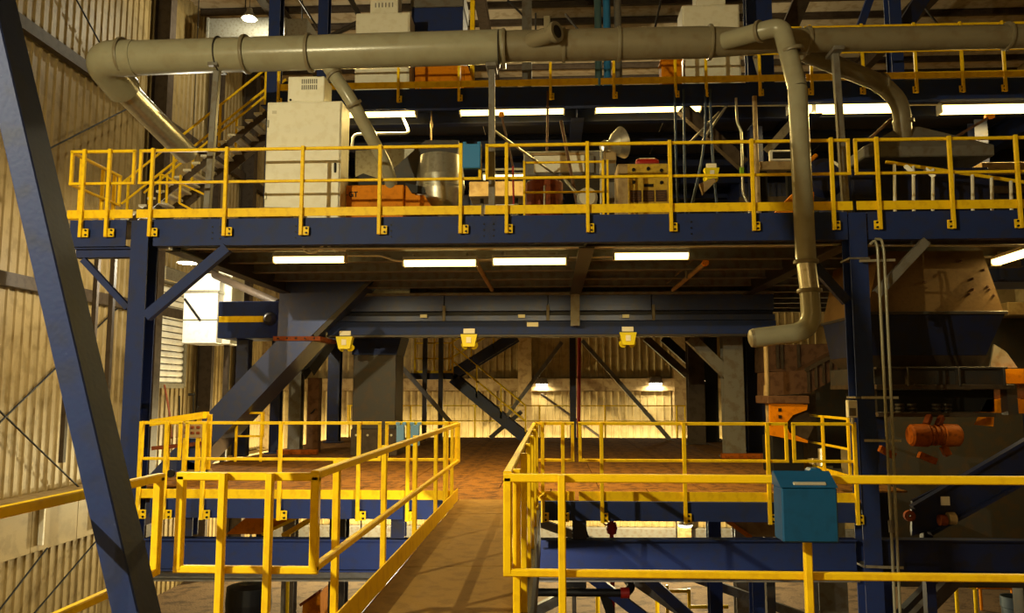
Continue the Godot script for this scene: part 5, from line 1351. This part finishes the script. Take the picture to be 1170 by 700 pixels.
	for q4 in [[Vector3(-6.844, 5.719, -14.4), Vector3(-6.862, 6.12, -14.4)], [Vector3(-6.582, 5.752, -14.4), Vector3(-6.598, 6.136, -14.4)], [Vector3(-6.578, 5.749, -14.5), Vector3(-6.552, 5.926, -14.5)]]:
		part(k, "lever", geo().tube([q4[0], q4[1]], 0.016, 6), M.bolt)
	part(k, "lever_grip", geo().box(Vector3(-6.632, 6.144, -14.4), Vector3(0.12, 0.05, 0.05), Basis.IDENTITY, 0.01), M.black)
	solo("cardboard_box", "opened brown cardboard lying on the lower deck beside the trolley", "cardboard", geo().slab([Vector2(-6.862, 4.71), Vector2(-6.723, 4.933), Vector2(-6.573, 4.886), Vector2(-6.433, 4.697)], -14.5, -15.0), M.tan_steel)
	solo("red_hose", "thin red brown hose hanging from the roll-up door to the trolley", "hose", geo().tube(rounded([Vector3(-9.934, 6.357, -20), Vector3(-9.602, 6.004, -19.5), Vector3(-8.784, 5.659, -18), Vector3(-8.428, 5.176, -17.4)], 0.4), 0.025, 6), M.rust)


func build_back_stair() -> void:
	var d := 26.0
	var t := thing("metal_stair", "dark far stair with landing and yellow rails before the pale back wall", "stair", Vector3(-1.998, 4.7, -26))
	var z0 := Vector3(0, 0, -0.45)
	var f1 := [Vector3(-3.302, 6.686, -26), Vector3(-1.141, 8.004, -26)]
	var f2 := [Vector3(-3.186, 6.629, -26), Vector3(-0.831, 4.703, -26)]
	for f in [f1, f2]:
		for s in [-1.0, 1.0]:
			part(t, "stringer", geo().bar(f[0] + z0 * s, f[1] + z0 * s, 0.05, 0.34), M.blue_dark)
		for i in 10:
			var q: Vector3 = f[0].lerp(f[1], (i + 0.5) / 10.0)
			part(t, "tread", geo().box(q, Vector3(0.26, 0.04, 0.88)), M.dark_steel)
		for h in [0.55, 1.05]:
			part(t, "hand_rail", geo().tube([f[0] + Vector3(0, h, 0.45), f[1] + Vector3(0, h, 0.45)], 0.03, 8), M.yellow)
		for i in 4:
			var q2: Vector3 = f[0].lerp(f[1], i / 3.0) + Vector3(0, 0, 0.45)
			part(t, "rail_post", geo().bar(q2, q2 + Vector3(0, 1.05, 0), 0.05, 0.05, Vector3.RIGHT), M.yellow)
	part(t, "landing", geo().box(Vector3(-3.852, 6.687, -26), Vector3(1.4, 0.2, 1.1), Basis.IDENTITY, 0.01), M.blue_dark)
	for h in [0.1, 0.55, 1.05]:
		part(t, "landing_rail", geo().bar(Vector3(-4.432, 6.706, -25.5) + Vector3(0, h, 0), Vector3(-3.153, 6.705, -25.5) + Vector3(0, h, 0), 0.05, 0.05 if h > 0.2 else 0.12), M.yellow)
	for q3 in [Vector3(-4.404, 6.706, -25.5), Vector3(-3.778, 6.706, -25.5), Vector3(-3.182, 6.705, -25.5)]:
		part(t, "rail_post", geo().bar(q3, q3 + Vector3(0, 1.2, 0), 0.06, 0.06, Vector3.RIGHT), M.yellow)
	for px in [-4.061, -3.547]:
		part(t, "landing_post", geo().bar(Vector3(px, LOW_DECK, -25.4), Vector3(px, 8.3, -25.4), 0.14, 0.14, Vector3.RIGHT), M.dark_steel)
	part(t, "strut", geo().bar(Vector3(-0.979, 5.543, -26.2), Vector3(-2.013, 4.689, -26.2), 0.1, 0.14), M.dark_steel)


func build_hopper() -> void:
	var d := 13.2
	var h := thing("hopper", "large rust stained hopper with tan upper skin and navy lower funnel", "hopper", Vector3(6.57, 6.156, -13.8))
	var yt: float = 8.507
	var ym: float = 7.479
	var yl: float = 6.794
	var yf: float = 6.581
	var xl: float = 5.197
	var xr: float = 7.385
	part(h, "upper_skin", geo().slab([Vector2(xl + 0.25, yt), Vector2(7.103, yt), Vector2(xr, ym), Vector2(xl, ym)], -13.25, -15.4), M.hopper_skin, "tan skin with dark stains")
	part(h, "rim_plate", slab_box(xl - 0.02, xr + 0.02, ym - 0.03, ym + 0.02, 13.16, 2.3, 0.004), M.dark_steel)
	part(h, "funnel", geo().frustum(Vector3((xl + 7.19) / 2, yl, -14.3), Vector2((7.19 - xl) / 2 - 0.05, 0.9), Vector3((xl + xr) / 2, ym - 0.02, -14.3), Vector2((xr - xl) / 2, 1.08)), M.blue_dark)
	part(h, "throat", geo().frustum(Vector3(6.239, yf, -14.3), Vector2(0.85, 0.7), Vector3(6.209, yl, -14.3), Vector2(1.0, 0.88)), M.brown_steel)
	var st := geo()
	for q in [[Vector3(6.749, 8.335, -13.24)], [Vector3(6.917, 7.869, -13.24)], [Vector3(7.157, 7.911, -13.24)], [Vector3(7.182, 7.868, -13.24)], [Vector3(7.245, 7.766, -13.24)], [Vector3(6.153, 7.99, -13.24)], [Vector3(6.928, 8.043, -13.24)], [Vector3(7.118, 8.187, -13.24)], [Vector3(6.857, 7.797, -13.24)]]:
		st.lathe(q[0], Vector3.BACK, [[0.022, -0.02], [0.02, 0.012], [0.0, 0.016]], 7)
	part(h, "bolt_head", st, M.rusty_brown)
	var f := thing("feeder_frame", "dark ribbed feeder frame under the large hopper's funnel", "frame", Vector3(6.286, 6.2, -13.2))
	part(f, "side_plate", slab_box(5.179, 7.181, 6.297, 6.575, 13.06, 2.0, 0.01), M.dark_steel)
	part(f, "bottom_flange", slab_box(5.171, 7.318, 6.235, 6.311, 12.96, 2.1, 0.006), M.brown_steel)
	part(f, "top_flange", slab_box(5.186, 7.23, 6.554, 6.589, 12.96, 2.1, 0.004), M.dark_steel)
	for q in [Vector3(5.672, 6.436, -13), Vector3(6.463, 6.436, -13), Vector3(7.154, 6.435, -13)]:
		part(f, "rib", geo().box(q, Vector3(0.03, 0.3, 0.16), Basis.IDENTITY, 0.004), M.dark_steel)
	part(f, "lower_rail", slab_box(5.191, 7.035, 5.797, 5.866, 13.0, 0.2, 0.006), M.brown_steel)
	for q in [Vector3(5.58, 5.935, -13.1), Vector3(5.772, 5.935, -13.1), Vector3(6.155, 5.935, -13.1), Vector3(6.319, 5.935, -13.1)]:
		part(f, "spring", geo().lathe(q, Vector3.UP, [[0.0, -0.08], [0.07, -0.08], [0.07, -0.05], [0.05, -0.04], [0.07, -0.02], [0.07, 0.0], [0.05, 0.02], [0.07, 0.04], [0.07, 0.07], [0.0, 0.07]], 12), M.dark_steel)
	for px in [5.891, 8.616]:
		part(f, "leg", geo().box(Vector3(px, 2.9, -14.8), Vector3(0.2, 5.8, 0.2)), M.blue_dark)
	part(f, "pan", slab_box(5.389, 7.277, 5.863, 6.228, 13.5, 1.4, 0.0), M.black)
	var m := thing("vibrator_motor", "orange vibrator motor slung under the dark feeder frame", "motor", Vector3(6.046, 5.306, -13))
	var ma := Vector3(5.621, 5.515, -12.9)
	part(m, "body", geo().lathe(ma, Vector3.RIGHT, [[0.0, 0.0], [0.14, 0.0], [0.17, 0.03], [0.18, 0.2], [0.18, 0.27], [0.14, 0.28], [0.14, 0.5], [0.18, 0.51], [0.18, 0.6], [0.17, 0.74], [0.14, 0.77], [0.0, 0.77]], 24), M.dull_orange)
	for k in [0.3, 0.38, 0.46]:
		part(m, "band", geo().lathe(ma + Vector3(k, 0, 0), Vector3.RIGHT, [[0.13, 0.0], [0.16, 0.0], [0.16, 0.03], [0.13, 0.03]], 24), M.dull_orange)
	for q in [[Vector3(5.886, 5.68, -12.9), Vector3(5.993, 5.813, -13)], [Vector3(6.059, 5.653, -12.9), Vector3(6.182, 5.8, -13)]]:
		part(m, "lug", geo().bar(q[0], q[1], 0.08, 0.08), M.rust)
	for q in [[Vector3(5.753, 5.217, -12.9), Vector3(6.002, 5.11, -12.9), "orange flat bar under the vibrator motor"], [Vector3(6.135, 5.34, -12.9), Vector3(6.194, 5.205, -12.9), "short orange lug beside the vibrator motor"], [Vector3(5.153, 5.31, -12.9), Vector3(5.376, 5.189, -12.9), "orange bar end beside the pale conduits"]]:
		solo("orange_bar", q[2], "bar", geo().bar(q[0], q[1], 0.1, 0.1), M.dull_orange)
	var of := thing("orange_feeder", "orange machine frame past the feeder at the hopper's side", "frame", Vector3(7.512, 5.797, -13.6))
	part(of, "upper_plate", geo().slab([Vector2(7.52, 6.576), Vector2(8.268, 6.575), Vector2(8.251, 6.33), Vector2(7.547, 6.33)], -13.6, -14.4), M.orange)
	part(of, "lower_plate", geo().slab([Vector2(7.167, 6.071), Vector2(8.172, 6.072), Vector2(8.155, 5.83), Vector2(7.041, 5.857)], -13.5, -14.4), M.orange)
	part(of, "foot", geo().slab([Vector2(7.18, 5.828), Vector2(7.263, 5.814), Vector2(7.237, 5.629), Vector2(7.084, 5.643)], -13.5, -13.8), M.orange)
	part(of, "upright", geo().box(Vector3(7.461, 6.072, -13.4), Vector3(0.16, 0.5, 0.2)), M.dark_steel)
	part(of, "middle_plate", slab_box(7.341, 8.242, 6.07, 6.33, 13.62, 0.7), M.rusty_brown)
	solo("canvas_flap", "pale canvas flap hanging at the hopper funnel's side", "flap", geo().slab([Vector2(7.553, 7.002), Vector2(7.748, 6.867), Vector2(7.918, 6.599), Vector2(7.456, 6.6)], -13.9, -13.94), M.grey_steel)
	# inclined conveyor
	var c := thing("inclined_conveyor", "dark blue inclined conveyor below the feeder with a white tag on its side", "conveyor", Vector3(5.296, 4.074, -12.3))
	part(c, "side_frame", geo().slab([Vector2(5.341, 4.455), Vector2(5.603, 4.597), Vector2(7.942, 5.954), Vector2(7.901, 5.413), Vector2(5.745, 4.191), Vector2(5.321, 4.074)], -12.3, -12.36), M.blue_dark)
	part(c, "upper_flange", geo().bar(Vector3(5.334, 4.496, -12.28), Vector3(7.932, 5.993, -12.28), 0.14, 0.05), M.blue_dark)
	part(c, "lower_flange", geo().bar(Vector3(5.567, 4.118, -12.28), Vector3(7.885, 5.363, -12.28), 0.14, 0.05), M.blue_dark)
	part(c, "far_frame", geo().slab([Vector2(5.739, 4.464), Vector2(8.519, 5.88), Vector2(8.488, 5.465), Vector2(5.828, 4.082)], -13.2, -13.26), M.blue_dark)
	part(c, "tag", slab_box(5.757, 5.884, 4.524, 4.652, 12.27, 0.02, 0.002), M.paper)
	part(c, "pulley", geo().lathe(Vector3(5.277, 4.373, -12.25), Vector3.BACK, [[0.03, 0.03], [0.08, 0.03], [0.08, -0.03], [0.03, -0.03]], 14), M.rust)
	part(c, "bearing", geo().lathe(Vector3(5.729, 4.321, -12.2), Vector3.RIGHT, [[0.0, -0.05], [0.08, -0.05], [0.08, 0.05], [0.0, 0.05]], 14), M.rust)
	part(c, "bearing", geo().lathe(Vector3(5.856, 4.347, -12.2), Vector3.RIGHT, [[0.0, -0.05], [0.09, -0.05], [0.09, 0.05], [0.0, 0.05]], 14), M.tan_steel)
	for px in [5.754, 7.448]:
		part(c, "leg", geo().box(Vector3(px, 2.1, -12.8), Vector3(0.14, 4.2, 0.14)), M.blue_dark)
	# tan conveyor edge, and dark walls added to darken the view behind the hopper
	for q in [[10.686, 14.244, 7.972, 8.281, 19.0, "tan_steel", "tan conveyor edge behind the hopper under the upper deck"], [8.286, 14.994, 6.349, 8.022, 20.0, "dark_steel", "added dark backdrop wall behind the hopper"], [6.942, 12.895, 2.2, 6.6, 17.2, "dark_steel", "added dark backdrop wall under the feeder behind the orange vibrator motor"], [6.027, 8.949, LOW_DECK + 0.05, 6.7, 21.6, "dark_steel", "added dark backdrop wall behind the orange feeder and trough conveyor"]]:
		var t := thing("background_panel", q[6], "machine", Vector3((q[0] + q[1]) / 2, q[2], -q[4]))
		part(t, "panel", slab_box(q[0], q[1], q[2], q[3], q[4], 0.8, 0.02), M[q[5]])
		part(t, "support", geo().box(Vector3((q[0] + q[1]) / 2, (q[2]) / 2, -q[4] - 0.4), Vector3(0.4, q[2], 0.4)), M.dark_steel)


func build_ground_level() -> void:
	# columns from the ground to the lower deck
	var cols := [[-6.365, 19.5, "olive grey column below the lower deck beside the orange chute box", "grey_steel", 0.3], [-4.5, 17.0, "dark column below the lower deck by the bridge rail", "dark_steel", 0.34], [4.802, 21.0, "grey column below the lower deck past the red ended pipe", "grey_steel", 0.36], [3.827, 19.5, "navy column below the lower deck past the red ended pipe", "blue", 0.3], [4.472, 18.0, "navy column below the blue box's post", "blue", 0.34], [6.13, 18.5, "olive grey column below the lower deck beside the conduit column", "grey_steel", 0.62], [-6.33, 17.6, "navy column below the lower deck beside the black sack", "blue", 0.28]]
	for c in cols:
		column(c[2], c[0], -c[1], 0, LOW_DECK - 0.15, c[4], c[4], M[c[3]])
	# slanted braces below the right half of the deck
	for s in [[Vector3(-0.661, 2.667, -15), Vector3(0.144, 3.113, -15), "blue", "blue slanted brace end below the bridge's foot"], [Vector3(0.699, 2.663, -16), Vector3(2.037, 1.676, -16), "blue", "blue slanted brace falling below the deep cross beam's middle"], [Vector3(1.609, 2.398, -17), Vector3(3.02, 1.474, -17), "grey_steel", "grey slanted brace falling below the deep cross beam"], [Vector3(1.813, 2.586, -16.4), Vector3(2.745, 1.756, -16.4), "blue_dark", "navy slanted brace next to the grey one below the cross beam"], [Vector3(0.159, 1.96, -17), Vector3(-0.931, 1.42, -17), "grey_steel", "grey slanted brace crossing under the red ended pipe"], [Vector3(5.956, 2.413, -14), Vector3(6.74, 3.172, -14), "brown_steel", "brown slanted brace beside the conduits below the cross beam"], [Vector3(6.068, 2.366, -14.6), Vector3(6.665, 2.935, -14.6), "dark_steel", "black slanted brace beside the conduits below the cross beam"], [Vector3(-0.664, 3.126, -20), Vector3(1.265, 2.47, -20), "grey_steel", "grey slanted brace seen in the gap below the deck beam"], [Vector3(0.567, 3.442, -18), Vector3(0.792, 2.783, -18), "black", "black slanted strut in the gap by the red valve"]]:
		var lo: Vector3 = s[0] if s[0].y < s[1].y else s[1]
		var hi: Vector3 = s[1] if s[0].y < s[1].y else s[0]
		brace(s[3], hi, hi + (lo - hi) * (hi.y / (hi.y - lo.y)), 0.18, 0.2, M[s[2]])
	# orange machines below the deck
	var oc := thing("orange_chute", "orange inclined chute plate in the gap below the lower deck's edge", "chute", Vector3(-5.972, 3.322, -16))
	part(oc, "plate", geo().slab([Vector2(-6.382, 3.422), Vector2(-5.908, 3.812), Vector2(-4.829, 3.836), Vector2(-5.65, 3.429)], -15.6, -17), M.orange)
	part(oc, "rim", geo().bar(Vector3(-5.632, 3.438, -15.55), Vector3(-4.813, 3.827, -15.55), 0.08, 0.06), M.yellow)
	part(oc, "support", geo().box(Vector3(-5.827, 3.358 / 2, -16.2), Vector3(0.2, 3.358, 0.2)), M.dark_steel)
	var yc := thing("yellow_pipe_rail", "yellow slanted hand rail below the lower deck by the bright wall", "railing", Vector3(-5.818, 2.97, -18))
	part(yc, "rail", geo().tube([Vector3(-6.058, 2.968, -18), Vector3(-5.291, 3.417, -18)], 0.06, 10), M.yellow)
	part(yc, "rail_post", geo().tube([Vector3(-5.896, 0, -18), Vector3(-5.92, 3.046, -18)], 0.04, 8), M.yellow)
	var oc2 := thing("orange_chute", "orange slanted chute plate under the deck beneath the navy and grey columns", "chute", Vector3(3.572, 3.582, -15))
	part(oc2, "plate", geo().slab([Vector2(3.124, 3.922), Vector2(3.694, 3.926), Vector2(4.283, 3.681), Vector2(4.279, 3.573), Vector2(3.603, 3.567)], -15, -16.4), M.tan_steel)
	part(oc2, "rim", geo().bar(Vector3(3.087, 3.926, -14.97), Vector3(3.611, 3.557, -14.97), 0.06, 0.08), M.orange)
	part(oc2, "support", geo().box(Vector3(4.139, 3.43 / 2, -15.8), Vector3(0.16, 3.43, 0.16)), M.dark_steel)
	# sack and boxes on the ground
	var sk := thing("bulk_sack", "black bulk sack hanging below the deep cross beam", "sack", Vector3(-5.82, 1.967, -15.5))
	part(sk, "bag", geo().lathe(Vector3(-5.956, 0.9, -15.8), Vector3.UP, [[0.0, 0.0], [0.25, 0.02], [0.36, 0.2], [0.4, 0.6], [0.44, 1.2], [0.42, 1.5], [0.2, 1.55], [0.0, 1.55]], 20), M.black)
	part(sk, "frame", geo().box(Vector3(-5.956, 0.45, -15.8), Vector3(0.9, 0.9, 0.9), Basis.IDENTITY, 0.02), M.dark_steel)
	part(sk, "hanging_strap", geo().bar(Vector3(-5.956, 2.4, -15.8), Vector3(-5.956, LOW_DECK - 0.13, -15.8), 0.06, 0.02, Vector3.RIGHT), M.dark_steel)
	var ob := thing("orange_bin", "orange waste bin with slanted front below the deck by the bridge", "bin", Vector3(-5.671, 1.031, -19))
	part(ob, "body", geo().slab([Vector2(-5.864, 1.227), Vector2(-5.455, 1.511), Vector2(-5.411, -0.147), Vector2(-5.949, -0.156)], -19, -20), M.orange)
	part(ob, "rim", geo().bar(Vector3(-5.917, 1.214, -18.97), Vector3(-5.426, 1.558, -18.97), 0.08, 0.06), M.rust)
	var yr := thing("yellow_barrier", "low yellow barrier at ground level below the bridge rail", "railing", Vector3(-5.204, 0.769, -20))
	part(yr, "bar", geo().tube([Vector3(-5.692, 1.034, -20), Vector3(-4.882, 1.044, -20)], 0.05, 8), M.yellow)
	for q in [Vector3(-5.604, 1.035, -20), Vector3(-4.948, 1.044, -20)]:
		part(yr, "leg", geo().tube([Vector3(q.x, 0, -20), q], 0.04, 8), M.yellow)
	# pipe with red end, valve, lamp
	var rp := thing("black_pipe", "black water pipe with red end coupling below the cross beam", "pipe", Vector3(0.309, 2.208, -15.5))
	part(rp, "pipe", geo().tube([Vector3(-1.183, 2.414, -15.5), Vector3(1.396, 2.429, -15.5)], 0.075, 14), M.black)
	part(rp, "coupling", geo().tube([Vector3(1.282, 2.428, -15.5), Vector3(1.446, 2.43, -15.5)], 0.1, 14), M.red)
	part(rp, "elbow", geo().tube(rounded([Vector3(1.396, 2.429, -15.5), Vector3(1.506, 2.519, -15.6), Vector3(1.427, 2.617, -15.8)], 0.15), 0.08, 12), M.black)
	part(rp, "stand", geo().tube([Vector3(0.408, 0, -15.5), Vector3(0.409, 2.401, -15.5)], 0.04, 8), M.grey_steel)
	part(rp, "valve_box", slab_box(0.211, 0.638, 2.521, 2.649, 15.4, 0.2, 0.01), M.black)
	var rv := thing("red_valve", "red valve on a pipe in the gap below the deck beam", "valve", Vector3(1.313, 2.976, -18))
	part(rv, "pipe", geo().tube([Vector3(1.313, 0, -18), Vector3(1.317, 4.5, -18)], 0.05, 10), M.red)
	part(rv, "body", geo().lathe(Vector3(1.316, 3.202, -18), Vector3.UP, [[0.0, -0.14], [0.1, -0.12], [0.13, 0.0], [0.1, 0.12], [0.0, 0.14]], 14), M.red)
	part(rv, "hand_wheel", geo().lathe(Vector3(1.196, 3.368, -17.9), Vector3.BACK, [[0.07, -0.015], [0.1, -0.015], [0.1, 0.015], [0.07, 0.015]], 16), M.rust)
	var gl := thing("bay_lamp", "white glowing lamp shade in the gap under the deck, past the bridge", "lamp", Vector3(3.577, 2.667, -22))
	var gp := Vector3(3.577, 2.644, -22)
	part(gl, "shade", geo().lathe(gp, Vector3.UP, [[0.0, 0.16], [0.1, 0.16], [0.12, 0.1], [0.2, 0.02], [0.2, 0.0], [0.0, 0.01]], 18), M.white)
	part(gl, "glass", geo().lathe(gp - Vector3(0, 0.03, 0), Vector3.UP, [[0.0, -0.04], [0.16, -0.03], [0.19, 0.02], [0.0, 0.025]], 18), M.lamp_glow)
	part(gl, "rod", geo().tube([gp + Vector3(0, 0.1, 0), Vector3(gp.x, LOW_DECK - 0.14, gp.z)], 0.015, 6), M.dark_steel)
	var l := OmniLight3D.new()
	l.name = "lamp_light"
	l.position = gp - Vector3(0, 0.12, 0) - gl.position
	l.light_color = Color(1.0, 0.95, 0.8)
	l.light_energy = 14.0
	l.light_size = 0.1
	l.omni_range = 60.0
	l.omni_attenuation = 2.0
	l.shadow_enabled = true
	gl.add_child(l)
	# low yellow rails and a barrel on the ground past the conduit column
	var lr := thing("yellow_barrier", "small bent yellow barrier on the brown ground past the conduits", "railing", Vector3(12.32, 0, -24.659))
	var q0 := Vector3(10.821, 1.151, -22.5)
	var q1 := Vector3(11.312, 0.952, -22.5)
	part(lr, "bar", geo().tube([q0, q1], 0.05, 8), M.yellow)
	for q in [q0, q1]:
		part(lr, "leg", geo().tube([q, Vector3(q.x, 0, q.z)], 0.05, 8), M.yellow)
	var lr2 := thing("yellow_barrier", "thin orange brown barrier beside the blue barrel", "railing", Vector3(13.038, 0, -24.694))
	part(lr2, "bar", geo().tube([Vector3(12.117, 0.627, -24), Vector3(13.136, 0.615, -24)], 0.04, 8), M.orange)
	for q in [Vector3(12.214, 0.628, -24), Vector3(13.088, 0.614, -24)]:
		part(lr2, "leg", geo().tube([q, Vector3(q.x, 0, -24)], 0.04, 8), M.orange)
	var ba := thing("barrel", "dull blue grey open barrel on the ground past the conduits", "barrel", Vector3(11.265, 0.853, -20.5))
	var bx: float = 11.841
	part(ba, "shell", geo().lathe(Vector3(bx, 0, -21.6), Vector3.UP, [[0.0, 0.0], [0.3, 0.0], [0.31, 0.35], [0.33, 0.36], [0.31, 0.38], [0.32, 0.7], [0.34, 0.72], [0.34, 0.98], [0.3, 0.98], [0.29, 0.5], [0.0, 0.48]], 24), plain(Color(0.26, 0.31, 0.36), 0.6))
	for q in [[Vector3(0.218, 0.94, -23), "yellow stake near the blue brace on the ground"], [Vector3(1.264, 0.287, -23), "second yellow stake on the ground below the cross beam"], [Vector3(2.917, 0.355, -23), "third yellow stake on the ground below the cross beam"]]:
		solo("ground_stake", q[1], "stake", geo().tube([Vector3(q[0].x, 0, q[0].z), Vector3(q[0].x, 0.6, q[0].z)], 0.06, 8), M.yellow)
	var gr := thing("guard_rail", "yellow ground level rail beside the grey columns under the deck", "railing", Vector3(3.523, 0.831, -21))
	for q in [Vector3(2.776, 1.531, -20), Vector3(3.301, 1.455, -20)]:
		part(gr, "post", geo().bar(Vector3(q.x, 0, q.z), q, 0.07, 0.07, Vector3.RIGHT), M.yellow)
	part(gr, "rail", geo().tube([Vector3(2.773, 1.387, -20), Vector3(3.299, 1.394, -20)], 0.045, 8), M.yellow)
	part(gr, "rail", geo().tube([Vector3(3.29, 1.025, -20), Vector3(4.232, 1.037, -20)], 0.045, 8), M.yellow)
	# wall packs
	for q in [[Vector3(-0.391, 6.555, -32.5), "small wall lamp glowing on the girt beside the far stair", 7.0], [Vector3(4.254, 6.588, -32.5), "small wall lamp glowing on the girt beside the tan wall post", 12.0]]:
		var t := thing("wall_lamp", q[1], "lamp", q[0])
		part(t, "housing", geo().slab([Vector2(q[0].x - 0.26, q[0].y - 0.05), Vector2(q[0].x - 0.2, q[0].y + 0.2), Vector2(q[0].x + 0.2, q[0].y + 0.2), Vector2(q[0].x + 0.26, q[0].y - 0.05)], -32.5, -32.95), M.brown_steel)
		part(t, "glass", geo().box(q[0] + Vector3(0, -0.09, -0.25), Vector3(0.46, 0.08, 0.36), Basis.IDENTITY, 0.02), M.lamp_glow)
		var wl := AreaLight3D.new()
		wl.name = "lamp_light"
		wl.area_size = Vector2(0.44, 0.34)
		wl.position = Vector3(0, -0.15, -0.25)
		wl.rotation_degrees = Vector3(-90, 0, 0)
		wl.light_color = Color(1.0, 0.96, 0.8)
		wl.light_energy = q[2]
		wl.area_range = 60.0
		wl.area_attenuation = 2.0
		wl.shadow_enabled = true
		t.add_child(wl)


func build_small() -> void:
	# blue box on the near rail
	var x0: float = 1.203
	var x1: float = 1.491
	var y0: float = 5.417
	var y1: float = 5.698
	var b := thing("document_box", "deep blue metal box with sloped lid and pale strip on the near rail", "box", Vector3((x0 + x1) / 2, y0, -4.3))
	part(b, "body", slab_box(x0, x1, y0, y1, 4.3, 0.16, 0.008), M.box_blue)
	part(b, "lid", geo().extrude([Vector2(-4.296, y1), Vector2(-4.46, y1), Vector2(-4.46, y1 + 0.07), Vector2(-4.43, y1 + 0.075)], Vector3(x0 - 0.004, 0, 0), Vector3(x1 + 0.004, 0, 0)), M.box_blue)
	part(b, "strip", geo().box(Vector3((x0 + x1) / 2 + 0.01, y1 + 0.018, -4.325), Vector3(0.17, 0.022, 0.012), Basis(Vector3.RIGHT, -1.0), 0.003), M.plate)
	part(b, "rail_hook", slab_box(x1 - 0.09, x1 - 0.02, y1 + 0.0, y1 + 0.085, 4.45, 0.1, 0.012), M.box_blue)
	# junction box by the column
	var j := thing("junction_box", "pale junction box with conduit stub on the conduit column's side", "junction box", Vector3(4.238, 5.783, -11.5))
	part(j, "case", slab_box(4.159, 4.286, 5.833, 6.077, 11.42, 0.1, 0.008), M.cream)
	part(j, "cover", slab_box(4.166, 4.262, 5.859, 5.968, 11.41, 0.02, 0.004), M.grey_steel)
	part(j, "stub", geo().tube([Vector3(4.226, 5.845, -11.46), Vector3(4.221, 5.748, -11.46)], 0.025, 10), M.galvanized)
	# the pair of conduits
	for q in [[[Vector3(4.567, 8.293, -11.42), Vector3(4.643, 8.356, -11.42), Vector3(4.669, 8.254, -11.42), Vector3(4.67, 6.163, -11.42), Vector3(4.665, 4.13, -11.42), Vector3(4.654, 2.514, -11.42)], "pale upright conduit with a coupling, beside the conduit column"], [[Vector3(4.644, 8.369, -11.42), Vector3(4.73, 8.368, -11.42), Vector3(4.758, 8.203, -11.42), Vector3(4.755, 6.163, -11.42), Vector3(4.735, 4.13, -11.42), Vector3(4.723, 2.515, -11.42)], "pale upright conduit, outer one of the pair by the conduit column"]]:
		var t := thing("conduit", q[1], "pipe", q[0][-1])
		part(t, "pipe", geo().tube(rounded(q[0], 0.12), 0.02, 10), M.duct)
		if q[0][0].x < q[0][1].x and q[1].contains("coupling"):
			part(t, "coupling", geo().tube([Vector3(4.662, 4.436, -11.42), Vector3(4.666, 4.271, -11.42)], 0.035, 10), M.grey_steel)
		part(t, "drop", geo().tube([q[0][-1], Vector3(q[0][-1].x, 0, q[0][-1].z)], 0.024, 10), M.cream)
	for q in [[Vector3(4.538, 8.066, -11.5), "top"], [Vector3(4.483, 6.114, -11.5), "middle"], [Vector3(4.491, 5.515, -11.5), "lower"], [Vector3(4.433, 3.795, -11.5), "foot"]]:
		solo("pipe_strap", "thin metal strap tying the pale conduits to the column at its " + q[1], "strap", geo().bar(q[0] + Vector3(-0.1, 0, 0.0), q[0] + Vector3(0.38, 0, 0.06), 0.02, 0.035), M.galvanized)
